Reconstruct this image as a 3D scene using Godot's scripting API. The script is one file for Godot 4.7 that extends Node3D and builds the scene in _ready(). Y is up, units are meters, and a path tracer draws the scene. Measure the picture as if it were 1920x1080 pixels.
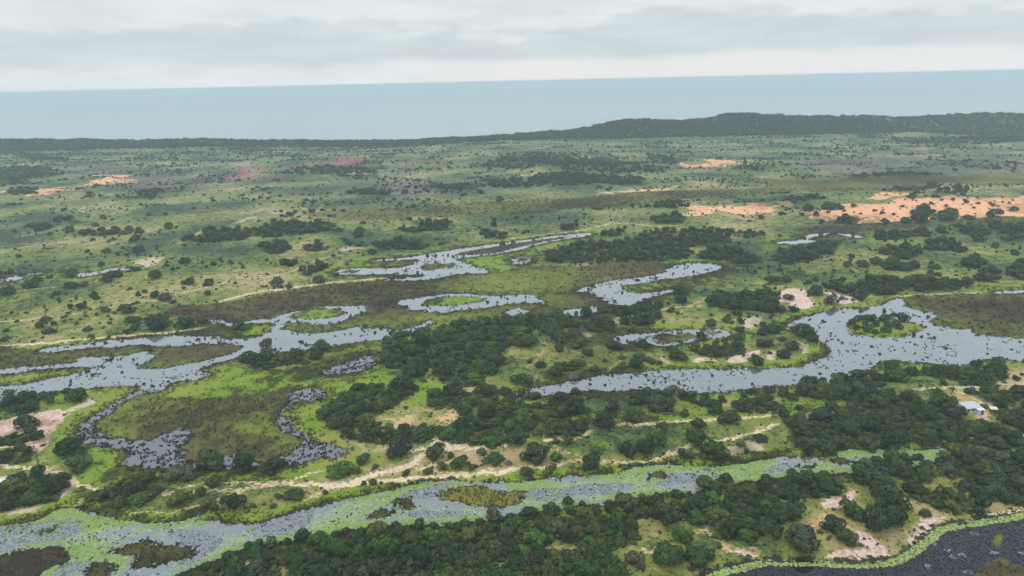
extends Node3D
# A coastal wetland seen from about 120 m up: winding reed channels, dune scrub, orange sand, a wooded dune ridge and the sea.

enum { MEADOW, LUSH, REED, REDREED, DRYREED, MARSHGRASS, DRY, HEATH, MAROON, SAND, PALE, PINK, STRAWSAND, YARD, SCRUB, PATH, RIM, WATER, LILY, LILYOPEN, DARK, MARSH, BANK, HAZEGRASS, CLASSES }
const EYE := 120.0
const SEA := -12.0
const RIDGE := [[-1413, 29.0], [-1076, 22.7], [-930, 19.5], [-784, 14.1], [-682, 15.2], [-513, 8.1], [-344, 3.3], [-219, 1.7], [-117, 5.0], [7, 7.8], [109, 11.1], [165, 17.6], [221, 28.5], [266, 33.0], [379, 28.4], [413, 30.9], [474, 40.6], [502, 42.1], [548, 35.7], [616, 32.0], [695, 30.3], [751, 32.4], [842, 27.1], [954, 30.1], [1010, 32.2], [1090, 28.3], [1407, 23.6]]
# near edge, far edge, half width (metres), pixels across and along
const ZONES := [[95.0, 260.0, 240.0, 2048, 1024], [260.0, 480.0, 400.0, 2048, 1024], [480.0, 950.0, 760.0, 2048, 1024], [950.0, 1900.0, 1480.0, 2048, 1024]]
const GRAIN := 1024
const DAYLIGHT := 0.87

var camera: Camera3D
var rng := RandomNumberGenerator.new()
var relief := FastNoiseLite.new()
var patchy := FastNoiseLite.new()
var covers := []
var reeds := []
var bands := []
var shores := []
var tracks := []
var rims := []
var waters := []
var inner := []
var overlay := []
var bodies := []
var thickets := []
var groves := []
var class_maps: Array[PackedByteArray] = []
var wet := PackedFloat32Array()
var wet_w := 0
var wet_h := 0
var grain_a: PackedByteArray
var grain_b: PackedByteArray
var broad: PackedByteArray
var palette := PackedByteArray()
var speck := PackedInt32Array()
var used_names := {}
var materials := {}


func _ready() -> void:
	camera = Camera3D.new()
	camera.name = "camera"
	camera.fov = 45.22
	camera.near = 1.0
	camera.far = 60000.0
	camera.position = Vector3(0, EYE, 0)
	camera.rotation_degrees = Vector3(-16.66, 0, -1.28)
	add_child(camera)
	var world := WorldEnvironment.new()
	world.name = "world"
	var env := Environment.new()
	env.background_mode = Environment.BG_SKY
	env.tonemap_mode = Environment.TONE_MAPPER_LINEAR
	env.tonemap_exposure = 1.0
	env.sdfgi_enabled = true
	env.ssao_enabled = true
	env.ssil_enabled = true
	env.fog_enabled = true
	env.fog_density = 0.00019
	env.fog_light_color = Color(0.90, 0.98, 1.0)
	var sky := Sky.new()
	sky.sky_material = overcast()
	env.sky = sky
	world.environment = env
	add_child(world)
	var sun := DirectionalLight3D.new()
	sun.name = "sun"
	sun.light_energy = 0.4
	sun.light_color = Color(1.0, 0.96, 0.9)
	sun.light_angular_distance = 35.0
	sun.rotation_degrees = Vector3(-62, -35, 0)
	sun.shadow_enabled = true
	add_child(sun)

	rng.seed = 4711
	relief.seed = 5
	relief.frequency = 0.011
	relief.fractal_octaves = 3
	patchy.seed = 9
	patchy.frequency = 0.03
	patchy.fractal_octaves = 3
	_layout()
	paint_classes()
	measure_wetness()
	build_ground()
	build_sea()
	for b in bodies:
		build_water(b)
	build_trees()
	build_cover()
	build_buildings()
	build_power_line()
	build_small_things()


# ---------------------------------------------------------------- sky

func overcast() -> PanoramaSkyMaterial:
	var w := 2048
	var h := 1024
	var im := Image.create(w, h, false, Image.FORMAT_RGBF)
	var a := FastNoiseLite.new()
	a.seed = 21
	a.frequency = 1.0
	a.fractal_octaves = 5
	var b := FastNoiseLite.new()
	b.seed = 33
	b.frequency = 1.0
	b.fractal_octaves = 3
	var base := Color(0.685, 0.765, 0.79)
	var grey := Color(0.56, 0.64, 0.675)
	var bright := Color(0.79, 0.855, 0.86)
	var glow := Color(0.83, 0.825, 0.825)
	for j in h:
		var el := (0.5 - (j + 0.5) / h) * PI
		if el < -0.003:
			im.fill_rect(Rect2i(0, j, w, h - j), Color(0.60, 0.685, 0.71))
			break
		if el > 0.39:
			# even overcast out of view, brightened and blued upward to light haze, land and water
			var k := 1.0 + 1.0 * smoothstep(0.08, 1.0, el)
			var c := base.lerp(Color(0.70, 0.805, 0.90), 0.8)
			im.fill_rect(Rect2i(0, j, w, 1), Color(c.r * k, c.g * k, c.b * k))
			continue
		var deg := rad_to_deg(el)
		for i in w:
			var az := float(i) / w * TAU
			var s := sin(az)
			var c0 := cos(az)
			var n := a.get_noise_3d(s * 4.6, c0 * 4.6, deg * 0.50)
			var n2 := b.get_noise_3d(s * 2.6 + 9.0, c0 * 2.6, deg * 0.22)
			var n3 := a.get_noise_3d(s * 15.0, c0 * 15.0 + 5.0, deg * 1.6)
			# a broad deck with a bumpy upper edge, paler cloud above it, a clear slit under it just over the sea
			var edge := 4.3 + 2.2 * n2 + 1.1 * n3
			var deck := smoothstep(1.0, 2.0, deg + 0.5 * n) * smoothstep(edge + 0.5, edge - 0.6, deg)
			var cloud := clampf(deck * (0.62 + 0.8 * n + 0.3 * n3) + 0.22 * smoothstep(0.0, 0.35, n + n3 * 0.5), 0.0, 1.0)
			var col := base.lerp(bright, (1.0 - deck) * clampf(0.62 - n * 0.8, 0.0, 1.0)).lerp(grey, cloud * 0.66)
			var slit := smoothstep(2.0, 1.1, deg + 0.4 * n) * smoothstep(-0.45, 0.1, s + n2 * 0.3) * smoothstep(0.95, 0.25, s)
			col = col.lerp(glow, clampf(slit, 0.0, 1.0) * 0.9)
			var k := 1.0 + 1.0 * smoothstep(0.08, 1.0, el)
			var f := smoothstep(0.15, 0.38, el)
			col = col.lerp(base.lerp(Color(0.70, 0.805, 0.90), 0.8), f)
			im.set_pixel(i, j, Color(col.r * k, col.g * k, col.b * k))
	var m := PanoramaSkyMaterial.new()
	m.panorama = ImageTexture.create_from_image(im)
	return m


# ---------------------------------------------------------------- the land's outlines

func points(flat: Array, closed: bool) -> PackedVector2Array:
	# a smooth, slightly uneven line through the given corners
	var p := PackedVector2Array()
	var n := flat.size() / 2
	for i in n:
		p.append(Vector2(flat[i * 2], flat[i * 2 + 1]))
	var out := PackedVector2Array()
	var last := n if closed else n - 1
	for i in last:
		var p0 := p[posmod(i - 1, n)] if closed else p[maxi(i - 1, 0)]
		var p1 := p[i]
		var p2 := p[(i + 1) % n]
		var p3 := p[(i + 2) % n] if closed else p[mini(i + 2, n - 1)]
		var step := maxf(1.0, p1.y * 0.006)
		var k := clampi(int(p1.distance_to(p2) / step), 1, 40)
		# handles no longer than the segment, so that uneven corners do not loop
		var len := p1.distance_to(p2)
		var m1 := (p2 - p0) * 0.5
		var m2 := (p3 - p1) * 0.5
		if m1.length() > len:
			m1 = m1.normalized() * len
		if m2.length() > len:
			m2 = m2.normalized() * len
		for s in k:
			var t := float(s) / k
			var q := p1 * (2 * t * t * t - 3 * t * t + 1) + m1 * (t * t * t - 2 * t * t + t) + p2 * (-2 * t * t * t + 3 * t * t) + m2 * (t * t * t - t * t)
			var rough := q.y * 0.0035
			q += Vector2(patchy.get_noise_2d(q.x * 5.0, q.y * 5.0), patchy.get_noise_2d(q.x * 5.0 + 700.0, q.y * 5.0)) * rough
			out.append(q)
	if not closed:
		out.append(p[n - 1])
	return out


func cover(kind: int, flat: Array) -> void:
	var entry := [kind, points(flat, true)]
	if kind in [REED, REDREED, DRYREED, MARSHGRASS]:
		reeds.append(entry)
	elif kind == LILYOPEN:
		overlay.append(entry)
	else:
		covers.append(entry)


func track(width: float, flat: Array) -> void:
	for poly in Geometry2D.offset_polyline(points(flat, false), width * 0.34, Geometry2D.JOIN_ROUND, Geometry2D.END_ROUND):
		tracks.append([PATH, poly])


func body(called: String, label: String, kind: int, adds: Array, holes: Array) -> void:
	var outer := []
	var cut := []
	for flat in adds:
		var poly := points(flat, true)
		outer.append(poly)
		var d := poly[0].y
		if kind != DARK and d < 700.0:
			for big in Geometry2D.offset_polygon(poly, clampf(d * 0.032, 6.0, 11.0)):
				bands.append([LUSH, big])
			for big in Geometry2D.offset_polygon(poly, clampf(d * 0.017, 3.2, 6.0)):
				shores.append([BANK, big])
		for big in Geometry2D.offset_polygon(poly, clampf(d * 0.0055, 1.2, 2.6)):
			rims.append([RIM, big])
		waters.append([kind, poly])
	for hole in holes:
		var poly := points(hole[1], true)
		cut.append(poly)
		if kind == DARK:
			inner.append([hole[0], poly])
			continue
		inner.append([RIM, poly])
		for small in Geometry2D.offset_polygon(poly, -0.9 if poly[0].y < 500.0 else -1.4):
			inner.append([BANK if hole[0] == LUSH else hole[0], small])
		for small in Geometry2D.offset_polygon(poly, -2.6 if poly[0].y < 500.0 else -3.6):
			inner.append([hole[0], small])
	bodies.append([called, label, kind, outer, cut])


func thicket(place: String, anchor: String, small: float, large: float, tones: String, flat: Array) -> void:
	thickets.append([place, anchor, small, large, tones, points(flat, true)])


func grove(place: String, anchor: String, trees: Array) -> void:
	groves.append([place, anchor, trees])


func _layout() -> void:
	# ground covers as outlines in metres: x to the side, then distance inland from the camera foot
	cover(REED, [-163,662, -126,683, 2,717, 111,740, 199,769, 290,776, 464,787, 446,744, 274,732, 191,715, 118,676, 64,662, 2,647, -78,635, -136,629])
	cover(REED, [305,817, 385,827, 479,835, 644,831, 584,751, 444,773, 321,763])
	cover(REED, [235.7,552.4, 303.9,566.8, 361.6,574.0, 455.9,579.6, 435.2,551.9, 345.3,546.8, 289.3,538.3, 242.1,527.3])
	cover(HEATH, [426,1022, 775,1007, 627,810, 431,869])
	cover(HEATH, [-212,876, -133,887, -39,923, 29,838, -33,765, -112,739, -192,787])
	cover(HEATH, [-775,1268, -535,1069, -404,985, -369,833, -522,900])
	cover(MAROON, [-307,1162, -297,1201, -250,1220, -237,1138, -247,1081, -262,1049, -283,1082])
	cover(MAROON, [-351,1095, -324,1136, -296,1112, -301,1051])
	cover(MAROON, [-156,1141, -143,1180, -131,1117, -145,1086])
	cover(MAROON, [-389,948, -413,1051, -395,1091, -379,1092, -359,1022, -346,950, -362,934])
	cover(SAND, [256.8,597.2, 278,619, 306,629, 329,645, 355,659, 380,665, 390,670, 402,660, 427,669, 451,675, 477,675, 501,668, 525,661, 454.9,567.8, 435.2,576.0, 403.5,572.6, 373.7,564.5, 353.0,565.2, 329.8,573.6, 305.6,559.3, 289.9,561.1, 273.8,574.2, 255.4,584.0])
	cover(SAND, [163,620, 177,633, 190,652, 211,664, 228,659, 246,652, 243,645, 247,624, 233,618, 221,626, 193,613, 160,604])
	cover(SAND, [231,977, 247,1032, 264,1023, 270,993, 287,998, 313,1036, 342,1040, 337,997, 300,968, 273,950, 239,960])
	cover(SAND, [154,752, 169,772, 192,791, 193,765, 217,777, 206,752, 179,742])
	cover(SAND, [366,681, 388,705, 415,714, 406,685, 381,679])
	cover(SAND, [-601,872, -600,894, -587,898, -563,889, -551,865, -557,852, -560,843, -555,817, -581,848])
	cover(SAND, [-562,920, -563,963, -587,1016, -574,1021, -537,1008, -527,968, -522,922, -536,918, -540,900])
	cover(SAND, [7,929, 14,941, 36,938, 38,910, 13,894])
	cover(PALE, [94,738, 119,752, 142,754, 143,740, 110,731])
	cover(PALE, [-428,696, -436,720, -437,757, -430,747, -430,723, -422,699])
	cover(PALE, [-109.7,507.6, -130.3,518.3, -128.3,492.7, -150.3,467.9, -142.0,478.3, -122.2,500.3])
	cover(PALE, [-275.4,490.3, -267.4,501.5, -257.0,496.5, -253.5,469.6, -257.1,465.6])
	cover(PALE, [-261,626, -252,654, -239,643, -247,625])
	cover(SAND, [-274.8,581.5, -272.5,586.7, -264.1,569.9, -263.0,545.0, -264.2,540.4])
	cover(LUSH, [-182.8,252.0, -182.7,268.0, -161.3,270.1, -156.1,265.0, -158.7,254.6, -161.0,247.2, -162.2,233.3, -159.1,227.0, -152.1,220.2, -135.0,213.9, -128.3,203.9, -117.2,201.8, -95.1,199.3, -113.3,193.8, -130.7,194.5, -135.8,188.7, -137.7,185.1, -144.1,201.3, -157.6,210.3, -170.4,233.7])
	cover(LUSH, [-139.0,281.1, -126.8,292.4, -114.8,285.6, -87.4,290.2, -66.7,282.9, -51.5,276.3, -49.6,264.1, -68.0,256.9, -89.4,263.6, -111.3,257.1, -135.6,253.5, -143.9,261.8, -144.5,270.2])
	cover(DRY, [-131.3,291.4, -116.9,291.9, -91.7,306.6, -64.4,316.9, -56.7,301.2, -57.2,282.4, -64.3,282.8, -64.5,296.4, -79.9,299.3, -95.5,284.6, -116.8,284.6])
	cover(LUSH, [-86.1,248.6, -71.0,242.8, -59.1,216.8, -50.0,208.4, -58.1,204.3, -69.9,215.4, -81.3,228.7, -88.9,241.9])
	cover(LUSH, [-111.8,201.6, -93.9,196.1, -79.1,203.5, -57.7,202.6, -48.4,209.8, -37.4,208.6, -42.9,198.7, -62.7,194.8, -79.4,193.9, -99.5,193.2])
	cover(DRY, [-88.6,186.9, -67.4,187.5, -44.9,191.0, -18.3,193.6, -1.3,195.1, 5.6,196.7, -1.3,190.8, -24.8,190.8, -44.0,186.0, -58.9,180.1, -69.5,173.4, -85.4,174.5])
	cover(DRY, [-56.9,199.3, -39.9,201.9, -26.5,208.1, -12.1,209.2, 13.2,208.1, 25.5,205.9, 38.0,205.3, 50.1,211.9, 36.9,199.3, 12.5,197.1, -15.0,195.0, -38.9,195.4])
	cover(LUSH, [-151.5,175.6, -140.6,183.2, -123.3,181.2, -92.3,176.0, -75.9,174.1, -59.5,182.6, -35.0,192.1, -18.4,195.2, -1.3,193.9, 26.1,195.9, 58.1,200.4, 84.2,205.0, 115.4,210.8, 153.1,212.8, 161.4,208.7, 142.1,200.8, 81.7,198.1, -1.4,187.2, -74.2,169.1, -147.0,169.2])
	cover(LUSH, [24.2,237.2, 57.1,235.6, 99.0,240.3, 135.6,236.2, 116.1,228.4, 91.6,225.5, 54.4,223.2, 25.8,224.5])
	cover(LUSH, [148.7,270.8, 165.0,275.7, 188.1,268.6, 176.2,263.7, 147.2,254.7])
	cover(LUSH, [50.8,267.9, 82.2,267.8, 106.8,267.5, 120.8,269.0, 136.7,282.1, 143.9,295.8, 143.2,302.6, 129.0,277.8, 109.2,274.2, 77.0,273.7, 26.1,267.6])
	cover(DRY, [-0.6,311.5, 34.4,302.4, 71.4,300.2, 59.1,275.9, 26.5,272.0, 3.9,279.0])
	cover(LUSH, [65.6,400.1, 77.6,406.3, 99.6,412.9, 127.5,423.6, 136.5,419.7, 130.3,405.0, 102.9,393.0, 81.4,384.4, 68.0,388.0])
	cover(LUSH, [-39.0,472.9, -20.7,486.8, 0.6,490.9, 6.2,480.3, 0.4,465.6, 11.2,453.8, 0.3,440.9, -5.9,441.4, -19.4,449.4, -32.8,464.1])
	cover(LUSH, [174.7,422.9, 185.8,425.1, 183.2,412.7, 170.9,404.7])
	cover(DRY, [32.4,172.7, 55.7,173.1, 43.3,166.0, 37.6,160.3, 28.6,158.4])
	cover(DRY, [79.0,181.7, 106.7,192.5, 99.0,170.2, 104.1,162.6, 95.5,151.7, 82.3,153.3, 79.0,165.9])
	cover(DRY, [128.0,188.6, 137.7,188.2, 141.7,179.3, 143.2,172.4, 122.1,165.6, 113.4,163.5, 113.8,174.9])
	cover(LUSH, [99.0,190.4, 110.8,192.4, 128.0,188.6, 117.5,184.5, 103.8,186.5])
	cover(REED, [-261.2,309.9, -250.3,316.2, -230.8,312.2, -213.4,313.2, -192.3,314.8, -175.8,316.6, -169.9,311.3, -177.7,307.0, -181.0,303.2, -200.6,302.4, -201.8,296.1, -209.0,295.9, -209.9,292.2, -221.7,292.9, -231.3,289.2, -244.5,287.5])
	cover(REED, [-272.2,324.6, -234.0,315.2, -230.7,310.2, -259.7,307.8])
	cover(MARSHGRASS, [-175.1,315.1, -150.2,316.5, -136.9,317.1, -131.1,311.8, -131.3,304.3, -144.2,293.4, -158.1,286.9, -167.4,288.6, -168.1,299.9])
	cover(REED, [-154.6,391.0, -120.2,416.2, -81.0,421.5, -47.4,423.6, -13.7,436.1, 0.3,444.3, 14.8,452.7, 46.7,447.2, 66.8,438.6, 101.0,442.4, 99.3,426.6, 73.6,416.2, 48.6,402.9, 36.2,390.5, 45.5,376.2, 53.2,365.8, 33.8,348.8, 11.1,350.4, -0.4,342.5, -17.0,339.4, -42.0,339.5, -52.1,332.0, -73.7,331.1, -84.7,331.8, -97.0,327.2, -117.9,333.9, -112.9,345.0, -90.7,346.0, -77.0,363.7])
	cover(MARSHGRASS, [-88.4,348.5, -75.6,356.3, -59.4,364.4, -37.7,353.7, -17.7,356.8, 5.7,364.4, -0.3,351.1, -28.5,344.4, -51.1,345.9, -61.0,336.6, -75.2,339.2, -88.9,338.5])
	cover(MARSHGRASS, [-46.7,416.3, -13.6,432.2, 14.4,443.1, 37.3,421.7, 31.6,393.0, -0.0,395.4, -32.1,397.9])
	cover(MARSHGRASS, [21.6,383.1, 33.9,382.2, 41.4,366.6, 28.8,358.1, 20.7,368.1])
	cover(REDREED, [-193.1,364.5, -193.1,378.7, -179.5,382.6, -165.6,386.7, -147.8,399.1, -130.4,405.5, -103.9,403.4, -113.9,392.2, -92.4,380.3, -65.6,386.5, -51.1,396.1, -28.7,395.5, -0.1,387.9, -18.9,388.3, -61.5,379.1, -78.1,369.5, -95.1,378.5, -112.2,373.8, -127.1,363.6, -131.4,354.0, -140.4,351.1, -154.4,350.3, -168.4,356.5])
	cover(REED, [217.1,361.5, 250.4,367.9, 322.0,371.7, 261.2,295.3, 225.1,301.7, 220.2,313.6, 210.4,315.7, 208.0,323.6, 216.8,336.2, 210.4,343.5])
	cover(REDREED, [219.0,344.7, 259.0,358.5, 290.8,358.0, 265.8,324.5, 235.2,322.6, 223.3,329.0])
	cover(REDREED, [43.7,444.0, 63.5,452.7, 82.0,455.4, 91.5,457.4, 103.9,447.4, 100.7,429.1, 84.2,419.4, 70.8,414.3, 62.4,419.6, 55.6,432.9])
	cover(MARSHGRASS, [-156.0,233.0, -155.8,259.4, -146.4,262.5, -141.7,257.2, -111.3,257.1, -89.2,263.1, -76.0,258.8, -77.4,251.5, -87.1,244.9, -87.1,238.2, -80.5,229.5, -69.9,215.4, -75.7,206.8, -82.9,204.4, -110.5,206.5, -122.2,212.3, -135.4,216.4, -146.3,222.6])
	cover(REED, [-155.8,259.4, -141.2,256.2, -111.0,256.1, -88.9,262.0, -79.6,251.6, -86.7,243.6, -96.9,234.4, -123.3,240.0, -145.4,243.3])
	cover(REDREED, [-139.4,232.2, -130.6,233.9, -123.3,226.6, -118.5,212.1, -123.3,208.8, -132.6,220.0])
	cover(REDREED, [-105.5,207.4, -99.8,211.3, -89.9,209.1, -87.8,203.2, -100.2,203.1])
	cover(REED, [-154.4,237.1, -131.7,244.8, -108.3,232.8, -93.7,225.2, -79.9,217.7, -78.4,206.9, -99.8,211.3, -125.6,231.6])
	cover(PINK, [-208.7,239.7, -197.0,240.4, -187.7,244.9, -179.9,249.1, -175.3,247.0, -171.5,237.1, -170.2,228.7, -166.4,219.7, -165.2,214.1, -170.5,217.3, -176.8,219.8, -193.3,219.0])
	cover(PINK, [-178.7,199.5, -168.4,199.7, -164.6,200.5, -160.8,195.7, -159.3,189.6, -166.2,182.8])
	cover(PINK, [-146.1,196.6, -143.9,198.1, -140.2,194.1, -139.3,191.8, -140.9,189.6, -144.1,193.5])
	cover(PALE, [-154.9,177.1, -153.4,178.3, -149.1,180.8, -143.7,183.0, -140.7,185.3, -142.2,190.4, -140.1,190.3, -139.1,186.0, -140.6,181.9, -145.7,178.7, -151.5,175.6, -153.0,174.4])
	cover(PINK, [-173.0,244.6, -176.9,242.6, -180.4,238.4, -175.8,229.8, -169.8,229.5, -173.8,239.1])
	cover(PALE, [-177.8,261.5, -171.6,257.5, -169.7,251.4, -172.3,246.8, -174.8,245.8, -173.7,252.7, -173.7,256.4])
	cover(PINK, [-64.6,314.6, -62.2,311.8, -59.8,303.0, -58.8,291.6, -56.6,283.9, -54.2,278.6, -57.6,278.1, -60.1,284.1, -61.8,298.2, -61.7,304.8])
	cover(STRAWSAND, [-23.0,263.1, -17.6,266.8, -12.9,268.9, -11.9,262.9, -16.2,259.5, -19.9,256.9])
	cover(STRAWSAND, [-48.3,233.1, -43.1,235.0, -38.2,237.5, -37.4,228.0, -40.4,223.1, -43.9,228.8])
	cover(STRAWSAND, [-27.3,237.5, -23.6,241.8, -20.6,235.0, -23.5,227.8, -26.7,231.1])
	cover(LUSH, [-42.3,247.3, -39.6,263.3, -30.1,268.2, -23.9,261.2, -33.3,256.6, -36.2,244.7, -39.1,242.6])
	cover(PINK, [-28.9,218.2, -25.7,219.0, -22.4,214.2, -17.8,213.1, -20.4,211.4, -28.3,212.6])
	cover(PINK, [-68.0,191.2, -60.4,192.4, -52.8,192.5, -49.0,190.4, -54.3,188.1, -63.8,189.5])
	cover(PINK, [43.8,200.8, 48.8,204.0, 55.8,208.9, 58.9,208.8, 54.9,205.5, 51.3,201.3, 45.8,199.9])
	cover(PALE, [69.7,205.7, 75.9,209.8, 83.3,211.3, 84.2,207.7, 82.1,204.3, 72.9,200.4, 69.7,201.4])
	cover(PALE, [77.8,279.2, 83.8,286.5, 89.7,282.3, 89.0,277.8])
	cover(PINK, [78.0,279.9, 83.4,284.9, 89.7,282.3, 88.0,278.3])
	cover(PINK, [92.8,280.6, 101.2,288.6, 107.5,291.4, 112.5,293.5, 104.2,281.4, 94.3,278.0])
	cover(PALE, [65.4,292.3, 69.0,284.2, 70.6,278.1, 66.4,280.2])
	cover(PALE, [117.9,334.5, 128.4,339.0, 123.9,326.0, 116.1,322.6])
	cover(STRAWSAND, [101.9,364.7, 108.7,367.8, 105.0,357.3, 100.2,355.4])
	cover(PALE, [51.2,341.1, 57.2,339.7, 53.4,328.7, 51.9,331.8])
	cover(PALE, [33.7,320.3, 40.3,320.9, 38.4,315.4, 34.4,314.7])
	cover(PINK, [142.5,366.6, 156.9,380.7, 167.6,382.5, 166.1,369.8, 162.6,350.9, 152.9,348.2, 150.6,358.7, 145.1,361.5])
	cover(PINK, [178.8,376.4, 186.1,370.8, 190.3,365.5, 185.5,353.9, 177.6,355.6])
	cover(PALE, [197.7,385.6, 211.1,384.5, 204.5,374.5, 198.5,376.2])
	cover(PALE, [130.7,304.2, 136.2,297.9, 136.2,291.3, 131.6,288.4, 130.1,296.6])
	cover(PALE, [115.2,290.9, 119.3,290.7, 114.2,281.6, 111.4,280.3])
	cover(YARD, [166.9,244.3, 173.3,245.9, 174.0,236.5, 177.1,231.5, 173.8,227.8, 168.7,223.8, 165.8,222.4, 165.7,226.1, 164.7,231.2, 163.5,235.7])
	cover(PINK, [173.9,235.6, 174.0,233.4, 171.9,227.9, 168.9,222.6, 166.6,222.7, 168.4,228.5, 171.8,232.2])
	cover(PINK, [88.4,174.2, 91.8,177.1, 96.4,177.6, 102.0,181.9, 99.7,176.7, 94.2,173.0, 89.9,171.2])
	cover(PINK, [100.8,171.4, 104.1,171.9, 102.0,167.6, 100.3,168.9])
	cover(STRAWSAND, [83.7,168.2, 88.9,170.6, 92.8,166.7, 92.0,161.9, 89.1,162.0, 87.1,165.7, 82.4,159.9, 81.6,162.3])
	cover(PINK, [92.0,161.9, 94.7,160.0, 96.4,155.5, 97.2,153.8, 93.1,154.0, 91.2,157.3])
	cover(PINK, [80.0,152.0, 83.6,153.2, 87.6,154.2, 92.2,153.5, 97.1,153.3, 96.3,151.5, 90.7,150.6, 85.9,150.5, 82.0,151.2])
	cover(PINK, [102.9,154.7, 105.2,158.0, 108.8,161.3, 112.9,165.9, 116.6,167.0, 120.6,167.5, 115.9,164.6, 111.3,161.2, 106.6,156.8])
	cover(PINK, [58.4,156.3, 60.5,155.1, 63.6,154.7, 63.9,152.6, 58.9,152.2])
	cover(STRAWSAND, [49.6,164.6, 52.6,162.1, 55.8,158.0, 58.6,155.7, 56.0,154.2, 52.4,158.7])
	cover(STRAWSAND, [9.1,161.9, 11.0,163.0, 11.1,159.0, 9.2,158.5])
	cover(STRAWSAND, [14.5,161.2, 18.5,161.0, 18.6,156.0, 15.4,155.6, 7.3,156.9, 9.2,158.5, 14.2,157.8])
	cover(STRAWSAND, [-63.3,152.9, -60.0,153.3, -58.9,148.7, -60.6,148.7])
	cover(PINK, [-7.1,151.0, -4.0,151.4, -5.0,146.9, -7.0,147.0])
	cover(LILYOPEN, [-151.1,171.8, -149.4,172.7, -142.2,173.4, -136.1,174.8, -129.5,175.5, -124.8,172.8, -123.8,168.4, -126.9,166.1, -130.7,164.5, -135.6,163.6, -140.9,160.6, -142.6,159.9])
	cover(LILYOPEN, [-99.6,168.5, -93.8,168.9, -87.1,167.4, -82.5,165.2, -82.1,162.3, -86.3,160.1, -91.0,162.6, -95.5,164.5])
	cover(LILYOPEN, [-121.0,154.8, -115.9,156.2, -112.7,154.6, -115.2,151.5, -118.8,149.6, -120.8,151.7])
	cover(LILYOPEN, [-87.0,160.2, -81.8,161.7, -82.9,157.3, -86.3,153.7, -89.3,153.2])
	cover(LILYOPEN, [-74.6,170.3, -69.6,172.6, -61.2,176.8, -59.1,172.3, -61.1,168.3, -63.8,166.0, -72.7,164.8])
	cover(LILYOPEN, [-35.5,183.7, -27.1,188.5, -21.3,189.0, -22.6,185.0, -26.3,181.6, -31.2,181.8])
	cover(LILYOPEN, [-31.5,175.1, -21.0,175.3, -13.1,174.4, -15.3,171.9, -21.4,171.5, -31.1,172.2])
	cover(LILYOPEN, [1.0,184.1, 6.8,186.0, 12.5,185.8, 19.2,187.3, 30.0,187.6, 36.4,186.3, 27.5,181.3, 18.7,181.6, 13.7,180.1, 9.6,177.5, 3.4,180.5])
	cover(LILYOPEN, [47.0,189.6, 49.3,192.6, 60.7,190.9, 64.6,190.0, 59.9,188.3, 49.9,186.1, 41.7,186.1])
	cover(LILYOPEN, [79.2,193.7, 85.6,197.0, 89.8,195.6, 83.7,191.9, 78.4,191.4])
	cover(LILYOPEN, [109.7,198.8, 115.0,199.0, 113.2,195.4, 108.4,195.2])
	cover(SCRUB, [15.5,473.7, 23.6,484.7, 40.5,503.9, 62.3,519.6, 89.3,521.5, 108.0,543.9, 143.0,555.6, 168.5,552.9, 167.9,515.9, 158.7,498.9, 146.5,490.7, 130.0,491.0, 120.9,462.2, 86.2,453.6, 63.0,449.2, 45.0,457.2, 27.8,458.7, 17.0,463.4])
	cover(SCRUB, [124.3,461.1, 138.1,478.0, 153.5,481.8, 166.1,476.5, 167.5,450.6, 151.3,445.0, 128.7,453.4])
	cover(SCRUB, [170.1,547.5, 179.2,549.1, 196.3,536.0, 191.4,521.9, 180.9,518.3, 173.3,533.5])
	cover(SCRUB, [176.4,448.1, 182.6,462.2, 203.4,489.4, 220.7,500.6, 244.4,502.7, 235.0,482.1, 214.9,460.3, 198.4,447.2, 181.5,438.2])
	cover(SCRUB, [267.9,514.1, 283.5,526.8, 296.3,531.4, 327.9,528.0, 318.2,509.8, 291.0,502.5, 267.4,504.9])
	cover(SCRUB, [256.6,464.9, 273.6,479.2, 284.9,474.1, 279.2,458.9, 265.2,445.5, 260.5,453.2])
	cover(SCRUB, [295.7,481.2, 311.6,496.8, 327.7,497.4, 318.2,479.0, 322.9,474.5, 314.0,463.4, 297.1,463.0, 288.4,463.8])
	cover(SCRUB, [356.4,545.5, 376.7,548.6, 367.6,518.9, 356.0,510.6, 346.5,521.1])
	cover(SCRUB, [381.4,542.8, 402.2,551.2, 412.7,544.6, 392.4,516.3, 377.2,517.9])
	cover(SCRUB, [367.2,504.7, 384.2,507.6, 380.6,494.3, 361.7,489.6])
	cover(SCRUB, [285.0,407.3, 300.2,415.4, 296.9,403.3, 284.6,389.8, 276.7,394.7])
	cover(SCRUB, [313.8,420.7, 330.8,432.6, 337.3,432.0, 309.3,393.5, 299.9,397.2])
	cover(SCRUB, [232.6,393.9, 244.1,401.7, 252.4,395.2, 264.1,400.1, 260.9,383.4, 252.4,376.0, 240.1,374.4, 226.9,378.0])
	cover(SCRUB, [295.9,439.1, 307.2,441.7, 308.2,431.1, 295.9,419.0, 289.9,422.7])
	cover(SCRUB, [241.2,426.9, 252.2,437.8, 259.3,428.7, 253.3,419.4, 240.4,418.9])
	cover(SCRUB, [209.1,382.0, 218.5,386.7, 223.1,380.9, 213.5,368.7, 205.6,369.3])
	cover(SCRUB, [183.4,392.2, 193.8,394.2, 196.7,380.3, 193.3,370.2, 187.2,373.2])
	cover(SCRUB, [157.7,408.8, 164.1,408.2, 159.3,391.3, 151.7,391.9])
	cover(SCRUB, [5,1165, 92,1151, 129,1092, 119,944, 85,943, 62,1005, 23,992, 4,988])
	cover(SCRUB, [-33,1078, 5,1169, 4,988, -27,996])
	cover(SCRUB, [40,916, 75,928, 123,893, 163,873, 156,829, 111,803, 73,809, 35,826, 20,812, 3,820, 3,871, 19,845])
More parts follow.
